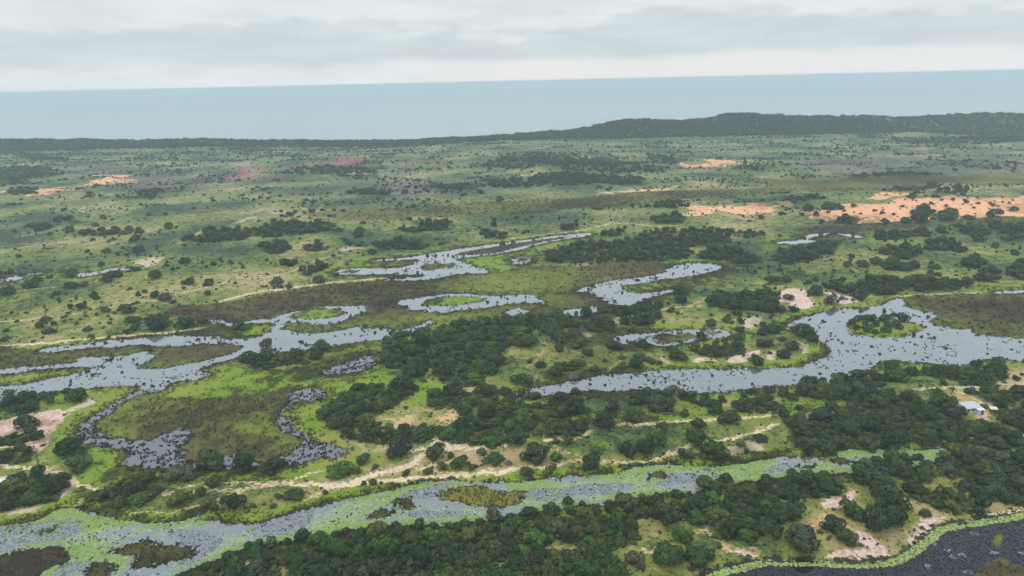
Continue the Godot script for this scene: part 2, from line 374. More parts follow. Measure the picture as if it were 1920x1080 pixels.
	cover(SCRUB, [132,1046, 160,1020, 194,996, 207,947, 198,920, 144,916, 118,937])
	cover(SCRUB, [219,1123, 255,1095, 241,1007, 223,970, 213,1013])
	cover(SCRUB, [-266.0,549.1, -260.1,568.5, -259.9,595.3, -225.6,597.3, -209,620, -166,620, -156.0,585.2, -174.6,570.0, -200.1,562.3, -213.8,569.9, -221.5,554.4, -249.2,542.7])
	cover(SCRUB, [-378.3,592.4, -375,609, -350,612, -327,604, -315.8,585.8, -334.6,582.5, -351.6,584.2])
	cover(SCRUB, [-449,632, -446,641, -428,635, -413,613, -427,612])
	cover(SCRUB, [-447,834, -436,840, -414,829, -408,806, -428,803])
	cover(SCRUB, [-844,1160, -807,1172, -731,1122, -667,1045, -652,984, -686,990, -657,921, -677,924, -717,930, -911,1192])
	cover(SCRUB, [-976,1406, -863,1332, -771,1245, -794,1229, -886,1290])
	cover(SCRUB, [-638,883, -616,885, -574,841, -599,835])
	cover(SCRUB, [-444,660, -444,673, -431,672, -421,654, -431,648])
	cover(SCRUB, [-355.5,465.9, -342.0,466.5, -334.1,458.9, -338.2,454.2, -345.4,451.5])
	cover(SCRUB, [-325.7,459.9, -318.7,466.3, -311.5,462.2, -304.7,449.8, -313.3,447.9])
	cover(SCRUB, [-287.2,458.4, -282.8,468.5, -271.1,464.0, -257.9,442.7, -269.9,445.3])
	cover(SCRUB, [-336,1033, -304,1060, -221,1053, -190,992, -191,956, -218,946, -265,976, -313,984])
	cover(SCRUB, [-186,786, -181,821, -157,812, -138,789, -140,766, -163,764])
	cover(SCRUB, [-158,660, -146,680, -135,664, -140,651])
	cover(SCRUB, [-201.3,534.2, -188.1,542.3, -172.1,531.4, -172.5,503.0, -187.1,510.7])
	cover(SCRUB, [-160.0,525.6, -153.9,534.2, -140.8,523.8, -139.1,512.5, -152.1,508.2])
	cover(SCRUB, [-105.7,529.4, -85.2,532.0, -67.1,521.1, -64.6,507.6, -86.6,507.5, -98.8,502.3])
	cover(SCRUB, [-82,606, -67,616, -52.5,596.6, -55.7,579.9, -71.2,576.1])
	cover(SCRUB, [-100.0,579.2, -86.9,583.3, -73.5,576.3, -83.9,569.4])
	cover(SCRUB, [-24.3,560.4, -12.3,567.1, -1.2,552.8, 0.9,537.7, -17.1,537.1])
	cover(SCRUB, [-162.3,476.4, -155.6,479.5, -149.8,466.0, -156.8,464.8])
	cover(SCRUB, [-135.4,452.5, -136.0,466.6, -127.5,469.5, -124.7,458.5, -129.4,448.5])
	cover(SCRUB, [-95,835, -73,842, -49,839, -61,788, -84,796])
	cover(SCRUB, [-29,870, 0,878, 16,851, -1,810, -24,824])
	cover(SCRUB, [124,600, 139,614, 154,616, 148.4,591.6, 137.9,581.0, 123.5,588.5])
	cover(SCRUB, [128,660, 147,680, 167,697, 173,662, 154,653, 129,653])
	cover(SCRUB, [42.1,580.4, 49.4,585.2, 59.9,575.6, 54.3,565.2, 43.3,566.4])
	cover(SCRUB, [73.9,544.9, 84.6,559.3, 92.4,553.2, 88.9,538.4, 78.8,534.5])
	cover(SCRUB, [282,686, 316,698, 319,689, 286,674])
	cover(SCRUB, [288,633, 302,652, 312,651, 307,630, 294,625])
	cover(SCRUB, [394,731, 436,774, 477,773, 458,740, 425,726])
	cover(SCRUB, [442,715, 474,738, 479,719, 462,703])
	cover(SCRUB, [337.8,569.8, 359,604, 378,621, 367.8,590.1, 347.3,563.0])
	cover(SCRUB, [359.8,567.3, 377.8,595.2, 396,612, 389.3,587.6, 376.0,568.3])
	cover(SCRUB, [275.4,565.5, 286.8,587.5, 293.9,592.8, 284.9,564.5])
	cover(SCRUB, [301,933, 324,951, 348,955, 331,913, 301,912])
	cover(SCRUB, [198.2,380.2, 205.8,396.1, 228.6,403.0, 233.4,393.9, 223.2,378.3, 207.1,369.2])
	cover(SCRUB, [-112.7,279.7, -116.9,291.9, -109.0,289.9, -101.9,294.1, -93.8,293.7, -92.1,287.4, -100.8,288.6, -108.2,283.8])
	cover(SCRUB, [-1525,1924, -1047,1729, -767,1684, -417,1561, -179,1540, 8,1591, 7,1503, -206,1404, -467,1421, -722,1459, -947,1465, -1195,1499])
	cover(SCRUB, [182,1766, 370,1993, 595,1767, 790,1618, 1210,1625, 980,1309, 876,1366, 726,1485, 518,1534, 362,1616, 240,1619])
	cover(SCRUB, [720,1307, 947,1319, 935,1248, 813,1192, 704,1242])
	cover(SCRUB, [419,845, 492,858, 514,829, 466,769, 411,778])
	cover(SCRUB, [-71.5,161.4, -63.4,163.4, -53.7,163.1, -49.2,165.8, -43.6,167.5, -37.7,168.5, -28.6,168.2, -19.5,167.6, -11.3,169.5, -1.5,172.2, 5.5,172.7, 12.1,174.8, 14.4,178.1, 19.1,178.0, 23.2,174.3, 27.6,176.3, 34.3,178.7, 42.4,179.8, 52.8,179.9, 59.5,181.1, 49.8,168.2, 39.5,169.4, 32.6,168.9, 32.8,161.7, 28.6,156.6, 18.3,156.5, 10.2,162.5, 8.5,158.0, 0.6,158.9, -4.1,152.0, -6.4,151.0, -7.5,137.7, -56.0,139.2, -59.1,151.7, -63.0,152.9, -61.4,143.0, -81.2,143.6, -81.5,150.4, -80.4,154.5, -77.5,158.1])
	cover(SCRUB, [57.3,184.9, 62.5,185.8, 68.2,185.6, 77.7,187.0, 85.0,188.8, 90.7,188.6, 97.7,187.7, 99.0,183.2, 97.0,179.6, 90.2,177.9, 78.7,176.7, 76.2,172.3, 72.9,167.4, 68.5,161.6, 65.0,158.9, 56.4,159.2, 55.8,163.2, 49.2,165.8, 48.3,168.3, 53.7,177.2])
	cover(SCRUB, [-1.6,155.5, 9.1,156.4, 14.7,155.6, 19.7,155.8, 25.0,153.5, 27.7,144.9, 25.1,136.7, -5.5,137.6])
	cover(SCRUB, [98.7,223.9, 111.2,230.8, 123.2,235.4, 141.8,244.2, 149.8,243.7, 157.2,238.7, 160.6,234.9, 160.0,228.4, 161.9,223.8, 164.8,220.8, 166.8,216.7, 170.2,210.9, 167.6,205.9, 160.9,202.7, 154.4,206.2, 144.5,207.7, 130.9,205.8, 111.8,203.2, 98.9,202.0, 93.4,205.7, 95.4,215.4])
	cover(SCRUB, [173.6,243.5, 182.4,243.0, 197.0,243.2, 212.1,241.5, 178.1,197.6, 165.9,199.8, 171.8,211.9, 173.3,220.8, 173.0,226.5, 179.2,232.2, 176.5,238.7])
	cover(SCRUB, [125.2,255.9, 134.0,258.5, 143.4,262.3, 149.3,263.0, 149.8,255.6, 136.4,241.6, 125.5,240.3, 118.5,240.7, 112.1,247.6, 116.8,253.8])
	cover(SCRUB, [170.8,261.3, 181.6,269.0, 188.9,266.3, 203.8,275.3, 209.9,271.4, 203.2,261.1, 192.1,251.3, 186.9,246.6, 178.6,250.0, 177.5,255.1, 171.6,259.7])
	cover(SCRUB, [132.8,194.6, 139.1,198.0, 145.7,200.2, 152.6,200.8, 156.3,199.8, 164.9,196.1, 148.6,173.5, 141.7,172.5, 137.5,174.3, 134.8,176.1, 134.1,182.4, 138.1,186.3, 133.4,187.2, 131.8,190.7])
	cover(SCRUB, [113.7,193.0, 117.2,197.3, 122.6,197.9, 129.4,198.4, 130.2,193.1, 128.1,190.1, 121.4,188.7, 116.2,188.1])
	cover(SCRUB, [117.1,180.9, 121.9,182.9, 123.4,178.6, 125.7,177.8, 131.5,177.6, 131.9,175.2, 135.2,171.4, 134.7,168.9, 127.2,167.8, 124.1,168.9, 120.8,171.0, 120.1,173.0, 116.6,175.8])
	cover(SCRUB, [-64.1,318.4, -57.9,325.4, -48.5,324.8, -39.3,332.0, -29.3,336.2, -15.6,339.4, -0.4,345.1, 6.7,346.3, 17.2,347.3, 27.9,346.6, 33.2,334.5, 31.6,325.8, 23.8,328.7, 13.0,328.6, 7.8,318.2, 3.2,306.4, -4.4,303.4, -6.8,291.8, -12.7,289.6, -13.6,278.8, -8.8,272.8, -14.3,266.5, -18.5,261.4, -25.2,262.8, -33.8,271.4, -32.3,279.8, -38.1,280.2, -38.3,271.6, -47.1,269.4, -47.6,280.7, -54.6,281.1, -57.6,287.2, -56.5,299.8, -61.4,306.8])
	cover(SCRUB, [-71.7,247.4, -66.9,256.8, -61.3,261.6, -51.5,261.6, -47.9,267.2, -40.5,262.1, -40.7,255.0, -44.0,247.9, -48.3,242.1, -51.2,235.6, -54.4,231.5, -49.1,229.2, -42.6,224.9, -40.3,215.9, -51.5,216.4, -61.8,220.7, -69.2,228.9, -71.3,237.5])
	cover(SCRUB, [-24.7,257.2, -19.0,251.9, -15.6,256.7, -7.4,257.3, -1.0,252.0, 9.7,251.4, 13.0,246.4, 19.6,242.9, 23.9,245.0, 27.5,240.2, 26.5,234.1, 21.0,230.9, 23.8,223.4, 24.3,219.8, 22.1,215.7, 11.9,216.6, -1.2,216.0, -4.0,211.7, -11.3,211.0, -17.8,213.1, -25.4,216.4, -25.0,222.1, -18.8,230.7, -23.4,239.5, -32.9,242.3, -34.7,249.3, -33.2,255.6])
	cover(SCRUB, [-40.7,225.6, -34.1,226.5, -29.9,227.1, -26.8,221.0, -28.4,218.4, -30.8,214.8, -39.2,214.8, -42.5,220.6])
	cover(SCRUB, [167.5,322.2, 172.7,328.8, 183.3,335.3, 187.7,331.9, 195.9,334.4, 197.2,328.2, 192.8,317.6, 180.6,311.9, 171.6,311.9, 167.1,315.9])
	cover(SCRUB, [-162.4,191.2, -160.8,194.9, -159.3,199.1, -154.5,199.7, -147.0,197.5, -142.7,191.2, -140.7,185.3, -144.8,183.4, -149.8,181.9, -154.6,180.0, -158.4,179.8, -165.1,189.1])
	cover(SCRUB, [-190.8,226.0, -187.1,226.3, -180.2,229.0, -175.7,228.8, -171.9,223.7, -178.1,220.2, -181.6,218.5, -185.5,218.6])
	cover(SCRUB, [-182.4,214.4, -178.6,214.3, -175.6,218.7, -168.8,214.7, -165.5,208.4, -171.7,207.6, -177.9,208.1])
	cover(SCRUB, [-206.9,259.9, -203.7,264.2, -194.9,257.4, -190.0,250.0, -190.4,244.3, -195.5,245.7])
	cover(SCRUB, [-132.0,188.6, -127.7,190.6, -126.8,195.1, -123.6,197.3, -118.4,195.5, -115.3,190.1, -118.5,187.3, -122.3,185.3, -125.7,182.7, -130.1,184.6])
	cover(SCRUB, [45.7,353.5, 55.3,359.7, 65.4,359.0, 74.6,369.1, 80.0,359.1, 78.6,350.6, 70.7,348.4, 62.5,342.5, 53.2,345.3])
	cover(SCRUB, [62.0,339.4, 69.8,344.1, 76.1,340.5, 72.8,331.4, 63.4,328.1])
	cover(SCRUB, [107.4,360.7, 116.3,368.5, 128.5,373.8, 148.5,374.9, 137.9,346.0, 126.1,348.6, 117.2,349.6, 108.0,354.8])
	cover(SCRUB, [84.0,298.6, 92.6,300.6, 100.2,305.3, 105.5,297.3, 102.7,290.4, 94.6,286.6, 88.5,286.2, 83.0,290.0])
	cover(SCRUB, [45.0,247.1, 50.1,252.3, 56.5,251.9, 63.1,252.8, 65.3,247.2, 63.2,242.1, 58.0,242.1, 50.3,241.8, 44.9,240.1])
	cover(SCRUB, [66.7,248.0, 72.6,248.7, 80.5,243.5, 80.0,240.3, 72.4,238.4, 66.2,244.0])
	cover(SCRUB, [83.2,240.5, 91.6,248.9, 101.4,248.4, 96.0,233.7, 88.0,232.1, 83.5,233.4])
	cover(SCRUB, [35.3,328.9, 41.0,337.6, 49.3,338.1, 51.1,328.9, 46.0,323.7, 39.7,320.9])
	track(2.6, [-181.3,207.8, -173.4,206.8, -162.8,204.4, -157.1,203.2, -150.9,200.9, -142.6,195.9, -136.6,192.9, -129.0,189.9])
	track(2.2, [-156.5,202.8, -153.2,204.6])
	track(3.4, [-82.1,191.9, -69.3,191.1, -55.6,190.0, -50.3,192.8, -41.1,198.0, -35.3,200.0, -31.0,208.3, -28.5,213.6, -27.4,221.0])
	track(2.0, [-55.6,190.0, -44.3,191.9, -31.8,193.2, -19.2,194.6, -1.3,196.4, 13.8,199.3, 21.6,201.9])
	track(1.6, [-55.4,189.1, -44.0,190.7, -31.7,192.3, -19.2,194.0, -1.3,195.4])
	track(2.0, [21.6,201.9, 33.6,200.1, 44.4,200.3, 52.3,205.7, 58.7,209.7, 69.7,212.1, 77.4,214.4, 85.3,217.4, 94.3,222.5])
	track(1.3, [102.2,224.6, 106.7,228.5, 111.1,230.4, 120.3,232.5])
	track(1.2, [102.6,224.1, 107.9,227.6, 112.8,229.9, 120.1,231.7])
	track(2.0, [-36.6,209.6, -31.3,211.2, -20.4,211.0, -13.9,209.7, -4.0,211.0])
	track(2.2, [9.3,213.3, 18.3,214.8, 24.0,216.8, 27.6,220.5])
	track(2.4, [36.0,226.0, 42.2,224.9, 52.1,226.1, 66.2,226.7, 73.8,227.5, 82.5,227.1, 92.7,228.7, 98.8,229.3])
	track(1.2, [-111.1,187.5, -102.0,187.4, -94.1,188.2, -81.4,189.8, -68.3,190.8])
	track(1.0, [-109.9,186.5, -101.6,186.5, -93.7,187.4, -81.1,188.9])
	track(1.4, [-105.9,190.5, -98.8,192.3, -82.5,192.8])
	track(1.3, [-102.7,177.2, -96.7,179.7, -91.2,183.0, -85.6,187.6, -81.4,189.8])
	track(0.9, [-113.7,178.2, -102.7,177.2])
	track(1.1, [-131.9,182.6, -133.7,186.6, -132.6,189.5, -128.5,190.5])
	track(1.6, [-38.8,197.0, -35.5,201.7, -31.7,206.6])
	track(1.3, [-32.4,198.3, -24.1,201.9, -19.0,204.3, -15.6,207.6])
	track(1.0, [-26.4,198.7, -22.6,194.7])
	track(1.4, [-72.1,192.1, -67.4,196.6, -62.9,198.9])
	track(1.0, [-62.9,183.0, -60.3,185.8, -57.5,187.7])
	track(1.2, [11.5,209.3, 16.6,206.2, 22.6,203.2])
	track(1.2, [13.4,198.7, 18.9,201.4, 22.5,202.6])
	track(2.0, [155.1,246.8, 162.6,247.9, 173.0,247.8, 181.4,247.9, 187.5,247.6])
	track(1.4, [172.8,246.9, 173.4,240.2, 175.4,235.5, 178.1,231.4])
	track(2.2, [193.2,251.3, 198.6,251.5, 212.3,252.8])
	track(3.5, [-262.2,318.3, -253.4,320.6, -235.2,323.1, -215.4,327.8, -206.1,330.2])
	track(4.2, [-206.1,330.2, -193.7,332.5, -174.9,336.0, -161.6,341.6])
	track(1.0, [5.0,277.7, 9.2,284.6, 12.8,295.7, 14.3,300.3, 15.2,309.1])
	track(1.0, [6.8,262.2, 10.0,270.1])
	track(1.6, [-395.3,522.5, -385.8,539.3, -369.6,550.8, -364.9,565.9, -370.0,576.6, -378.9,583.9])
	track(2.0, [-314.7,417.3, -304.9,417.7, -291.9,423.7, -273.5,428.3, -272.6,440.7])
	track(1.4, [-279.6,357.8, -266.8,360.5, -254.0,366.8])
	track(1.0, [-248.6,369.2, -239.0,373.2])
	track(1.2, [-235.3,375.8, -230.3,382.3, -225.0,386.9, -209.2,393.0])
	track(1.6, [-202.1,403.2, -187.2,416.8, -179.4,426.9])
	track(1.8, [-180.0,433.2, -164.4,438.3, -149.8,450.3, -139.9,470.6])
	track(1.8, [-233,732, -211,767, -191,783])
	track(2.2, [-171,707, -147,717, -121,720])
	track(2.0, [-259,700, -217,704, -183,700])
	track(4.0, [-204,658, -185,667, -165,671])
	track(3.0, [-133,667, -102,669, -82,675])
	track(3.0, [-110,919, -95,990, -84,1053])
	track(2.5, [-138,833, -133,912])
	track(2.5, [-191,977, -150,866, -143,842])
	track(2.0, [-143,842, -132,877])
	track(3.0, [-9,1260, 1,1376, 18,1472])
	track(2.4, [0.9,538.6, 33.6,553.2, 79.7,571.7, 113.9,574.6, 136.9,576.6])
	track(3.2, [-42.5,494.5, -23.4,506.2, 0.8,521.6, 35.0,541.0, 61.8,552.3])
	track(2.2, [253,617, 275,630])
	track(3.5, [202,687, 230,700, 257,699])
	track(3.5, [500,781, 493,741])
	track(2.0, [216.4,368.5, 241.6,370.6, 272.8,372.4, 303.6,375.2])
	track(3.0, [376.9,576.9, 405.1,578.4, 457.6,581.9])
	track(1.6, [42.0,276.8, 47.9,285.5])
	track(1.2, [85.5,345.2, 99.3,360.6, 111.7,373.3])
	track(2.0, [61.3,343.4, 80.1,352.7, 98.6,357.8])
	track(1.2, [51.8,164.5, 53.8,158.6, 56.0,156.3, 59.8,153.0])
	track(1.0, [33.5,156.0, 34.2,153.8, 37.4,155.9, 38.5,157.6])
	track(1.4, [132.1,167.2, 135.8,168.3, 141.4,169.9, 152.2,172.1])
	track(1.2, [-71.0,148.1, -71.1,154.2, -70.8,157.4])
	track(1.6, [164.5,201.5, 168.6,204.8, 174.5,211.8])
	track(2.2, [-441.5,588.2, -424,604, -410,618])
	track(2.0, [-181.6,218.5, -175.7,220.8, -171.6,223.3])
	track(1.4, [145.2,208.7, 151.4,211.4, 156.4,209.3])
	track(6.0, [-145.5,406.6, -132.8,413.7, -114.8,421.7, -82.3,429.0])
	track(3.0, [-173.1,382.2, -165.2,393.9, -156.0,404.1, -144.9,410.0])
	body("river", "pale blue side channel with round grass islet and reed tongues below the wide meadow bank", WATER, [[-230.8,312.2, -224.2,318.1, -211.4,320.9, -203.0,324.8, -193.2,326.4, -186.3,327.5, -176.1,329.9, -162.0,329.8, -150.2,326.0, -138.9,322.3, -128.3,324.6, -124.7,329.7, -124.0,335.9, -125.1,340.8, -128.2,346.9, -136.0,346.5, -141.2,346.9, -146.0,343.0, -152.4,345.1, -158.5,349.7, -164.3,353.6, -165.7,355.4, -160.3,354.2, -152.3,348.5, -146.1,347.2, -140.1,350.2, -136.4,353.4, -130.2,352.1, -126.0,359.8, -120.2,364.9, -111.8,369.0, -102.7,372.2, -93.9,373.5, -86.1,372.0, -79.8,365.8, -84.1,357.8, -87.7,351.9, -91.7,344.4, -97.0,343.1, -104.1,343.6, -113.4,346.7, -120.7,345.5, -119.2,338.8, -113.5,332.9, -102.7,328.3, -92.6,330.7, -83.8,334.1, -79.3,338.6, -73.8,331.9, -67.6,335.4, -58.7,330.9, -52.3,333.6, -47.4,338.2, -43.9,344.6, -42.1,340.3, -46.7,332.5, -50.6,325.0, -55.9,320.8, -63.5,319.0, -73.3,316.0, -83.1,313.0, -90.2,310.7, -97.0,307.6, -104.0,305.3, -112.1,303.1, -120.6,302.3, -127.2,300.1, -130.6,295.8, -138.0,290.0, -140.5,284.7, -134.9,280.9, -133.9,277.4, -136.7,274.2, -145.2,271.9, -146.1,266.6, -147.1,264.0, -155.5,264.0, -158.9,268.3, -162.5,270.1, -169.6,269.4, -180.1,267.3, -192.0,264.8, -198.7,261.6, -207.0,254.6, -215.7,249.0, -228.5,266.2, -218.5,270.9, -209.0,273.7, -203.1,277.8, -194.3,283.6, -191.1,286.9, -190.5,289.3, -194.1,291.3, -205.4,290.7, -215.8,288.3, -228.7,285.5, -241.3,283.3, -244.5,287.5, -231.7,289.8, -222.2,293.5, -210.3,292.8, -209.4,296.5, -202.2,296.7, -201.0,303.1, -191.0,303.2, -181.4,303.9, -178.1,307.7, -172.2,306.7, -168.1,299.9, -168.8,294.8, -167.4,288.6, -158.1,286.9, -152.2,289.6, -144.2,293.4, -136.9,299.3, -131.3,304.3, -130.3,311.7, -137.2,317.8, -150.5,317.2, -165.3,315.2, -175.5,315.9, -186.5,318.7, -192.7,315.5, -204.4,315.5, -213.4,313.2, -222.3,311.0]], [[LUSH, [-121.6,355.9, -119.3,362.1, -113.4,367.2, -105.0,369.5, -97.0,367.0, -91.5,361.1, -94.1,354.9, -103.3,351.2, -112.7,351.0, -119.0,353.1]]])
	body("side_channel", "loop of pale water round the long grass islet beyond the river", WATER, [[-65.5,380.6, -52.3,386.0, -41.0,390.5, -28.4,390.6, -17.3,386.6, -0.1,386.1, 4.6,387.5, 13.8,382.4, 17.7,367.2, 11.1,371.3, -0.2,371.6, -5.4,368.8, -16.5,363.2, -31.0,360.5, -37.8,354.9, -43.3,358.6, -47.9,361.2, -54.8,362.9, -60.8,369.2]], [[LUSH, [-51.1,375.8, -48.7,381.4, -40.6,386.2, -29.0,386.9, -17.9,383.5, -13.6,379.1, -20.6,373.6, -31.6,368.8, -41.3,368.8, -48.4,371.7]]])
	body("oxbow_channel", "pale sickle of water beside the rust red reeds and the grassy spit", WATER, [[36.9,389.9, 48.6,402.9, 64.8,413.3, 75.2,416.1, 87.9,421.2, 99.0,429.2, 103.7,438.8, 116.7,448.7, 127.7,449.9, 138.2,439.9, 130.8,429.2, 113.7,419.4, 95.2,412.0, 77.3,404.6, 66.8,400.0, 65.2,394.5, 68.7,387.5, 77.5,384.1, 97.5,390.1, 96.9,387.4, 86.1,380.9, 75.4,373.5, 62.8,360.8, 54.9,367.6, 50.6,380.4, 45.5,389.2]], [])
	body("marsh_pool", "small pale pools in the marsh beside the lone round bush", WATER, [[26.5,355.6, 36.1,358.1, 46.7,361.0, 45.9,351.9, 39.6,350.2, 34.9,345.5, 29.3,346.5], [-0.3,360.2, 7.0,358.5, 7.2,350.6, -0.3,348.5, -4.6,350.3]], [])
	body("upper_channel", "long pale channel with brown reed islets below the straight grey bank", WATER, [[-118.3,446.9, -115.4,453.5, -103.1,455.6, -82.9,453.8, -70.2,460.2, -66.8,469.7, -61.4,471.9, -69.5,476.4, -86.4,475.2, -97.5,474.3, -98.9,476.4, -87.1,479.9, -68.9,486.5, -50.7,498.6, -31.5,509.6, -11.6,521.0, 0.8,527.2, 13.4,532.5, 33.0,543.2, 50.6,548.9, 65.0,552.0, 60.5,540.3, 47.2,533.9, 28.6,522.1, 10.6,503.8, 0.6,494.2, -20.6,484.0, -38.3,475.5, -32.8,464.1, -24.9,452.7, -14.7,441.5, -15.5,436.3, -36.3,435.1, -50.1,425.1, -69.4,423.6, -81.8,426.1, -70.0,427.3, -56.7,431.0, -55.9,435.1, -82.2,438.9, -112.2,439.8]], [[REDREED, [-42.8,486.1, -31.0,499.3, -15.4,509.3, 0.8,519.8, 27.2,534.0, 47.8,541.6, 40.8,533.6, 21.4,521.4, 0.7,503.0, -11.1,490.8, -28.4,486.7]], [REED, [-63.1,454.9, -58.6,462.7, -47.6,464.3, -38.4,463.9, -36.9,458.0, -46.5,451.1, -56.8,447.1]], [REED, [-113.8,446.5, -109.8,452.7, -103.0,450.4, -102.9,445.6, -108.6,443.4]]])
	body("ring_pool", "tiny ring shaped pool at the tip of the dark thicket", WATER, [[0.5,472.3, 6.2,478.4, 12.8,475.8, 14.1,468.1, 8.5,456.8, 3.1,459.1]], [[REED, [3.1,471.0, 6.1,475.7, 10.9,475.2, 11.4,469.1, 7.3,464.2]]])
	body("lagoon", "wide blue lagoon with a wooded round island and a tapering arm", WATER, [[0.7,253.6, 4.5,256.9, 12.8,260.0, 21.2,263.0, 26.9,264.7, 35.1,268.3, 50.2,271.0, 61.9,272.8, 79.1,273.0, 95.9,272.1, 108.6,272.7, 114.2,272.5, 121.2,272.7, 129.7,278.0, 137.9,283.6, 142.4,289.3, 144.6,297.4, 144.5,302.9, 145.7,307.7, 144.7,313.6, 136.5,317.5, 135.8,323.3, 145.3,332.7, 160.3,342.2, 174.9,348.3, 190.3,350.6, 199.6,353.3, 205.0,359.5, 214.9,362.9, 209.8,350.3, 210.6,343.5, 216.9,338.7, 214.3,331.7, 208.6,324.4, 211.2,316.8, 220.7,314.3, 219.8,307.0, 225.8,302.7, 237.7,300.2, 252.4,296.7, 233.3,271.8, 219.4,274.5, 213.4,275.9, 203.5,276.5, 192.1,271.2, 182.9,272.9, 173.2,276.0, 165.4,278.7, 159.4,277.2, 152.6,271.8, 143.8,265.2, 134.8,260.3, 125.3,255.0, 119.3,257.2, 113.5,256.3, 102.2,254.9, 89.6,252.4, 72.9,249.6, 65.8,248.7, 52.7,254.4, 36.5,253.4, 25.8,253.9, 12.8,251.0, 4.3,251.2, 0.1,250.6]], [[LUSH, [164.4,319.9, 168.0,326.1, 177.7,332.1, 187.5,331.5, 195.6,327.7, 200.2,324.0, 201.5,317.5, 197.7,313.2, 187.6,307.2, 177.2,305.4, 169.0,306.6, 164.6,312.0]]])
	body("ring_pond", "narrow ring pond with grassy middle among round bushes", WATER, [[48.5,313.5, 58.1,316.9, 67.5,318.2, 78.7,321.2, 88.1,322.0, 98.6,321.9, 104.5,319.6, 107.1,314.7, 102.0,311.0, 94.0,310.3, 86.8,307.1, 77.5,302.5, 68.0,301.7, 63.9,303.2, 58.1,309.3, 52.8,304.4, 50.2,308.0]], [[REED, [66.9,312.7, 72.8,318.4, 76.1,318.6, 76.9,313.5, 81.5,319.2, 83.4,316.2, 89.5,314.9, 94.0,312.4, 88.7,309.5, 81.3,307.7, 78.3,305.9, 71.6,303.9, 67.9,307.3]], [REED, [91.5,320.0, 100.0,319.9, 101.3,315.5, 94.9,313.3]]])
	body("meadow_pond", "small weedy pond alone on the bright meadow", MARSH, [[-83.3,278.8, -80.9,283.0, -78.2,286.6, -74.3,290.7, -69.4,296.5, -65.6,297.3, -63.0,294.7, -62.3,288.4, -63.1,283.2, -66.1,279.7, -71.5,278.0]], [])
	body("slough", "thin slough with bushes on it at the seaward meadow", WATER, [[-342.9,448.0, -337.5,455.8, -328.7,450.1, -329.2,443.7, -338.8,442.2], [-305.3,464.1, -295.3,458.1, -286.0,464.2, -283.4,467.9, -275.5,472.2, -266.8,466.5, -261.9,459.7, -268.6,464.5, -274.6,467.1, -280.5,457.9, -282.6,451.9, -293.7,450.9], [-334.1,458.9, -326.1,463.4, -321.5,460.6, -331.0,457.0]], [])
	body("dune_pond", "pale pond beneath the orange dune", WATER, [[198.5,505.1, 220.1,511.5, 232.2,528.3, 249.6,532.4, 245.7,525.9, 232.8,520.0, 225.8,510.0, 231.0,504.1, 214.9,498.6, 204.4,497.0], [255.2,530.8, 263.9,525.0, 268.5,517.3, 264.2,510.7, 259.4,519.7]], [])
	body("narrow_channel", "thin bright strip of water along the far side of the brown marsh", WATER, [[269.5,370.8, 281.0,373.3, 291.0,374.6, 306.5,377.1, 301.0,369.7, 286.8,368.7, 275.1,369.1]], [])
	body("marsh_water", "dark weedy water winding round the reed marsh", MARSH, [[-155.5,264.0, -158.1,259.5, -159.0,255.1, -161.0,247.2, -163.3,239.3, -161.7,232.4, -159.6,228.3, -153.0,221.7, -144.1,218.7, -135.8,215.4, -132.0,210.2, -129.0,205.3, -122.7,204.0, -114.0,204.3, -111.0,207.6, -115.7,212.0, -117.6,217.5, -116.9,223.9, -120.0,228.9, -124.2,230.7, -125.3,227.5, -128.1,224.5, -128.7,219.9, -134.0,221.6, -137.8,221.0, -143.6,222.8, -148.8,225.4, -155.0,230.5, -157.6,234.3, -158.5,239.5, -156.6,243.4, -156.7,249.8, -155.8,259.4, -151.3,261.2, -146.6,263.0], [-80.9,204.9, -80.3,207.4, -75.4,208.9, -76.3,212.0, -74.9,216.5, -73.2,220.7, -70.4,219.2, -64.1,214.4, -59.2,210.4, -60.5,207.0, -68.0,206.7, -72.8,203.1], [-89.9,259.5, -84.5,262.1, -76.7,257.2, -77.1,252.4, -85.4,251.7, -87.6,248.4, -89.5,239.4, -88.3,234.0, -90.4,235.7, -91.3,241.7, -89.3,248.8], [-89.8,235.8, -87.9,237.4, -82.6,230.0, -75.8,223.2, -67.9,216.4, -70.2,215.0, -76.8,220.2, -83.5,226.4], [-123.4,204.4, -111.4,204.6, -97.6,205.7, -83.0,204.7, -76.6,206.8, -75.0,204.7, -82.4,202.7, -96.4,202.6, -112.0,201.9], [-105.4,205.1, -100.7,206.6, -98.2,209.5, -92.1,210.1, -88.8,206.0, -87.2,203.9, -96.2,204.3]], [])
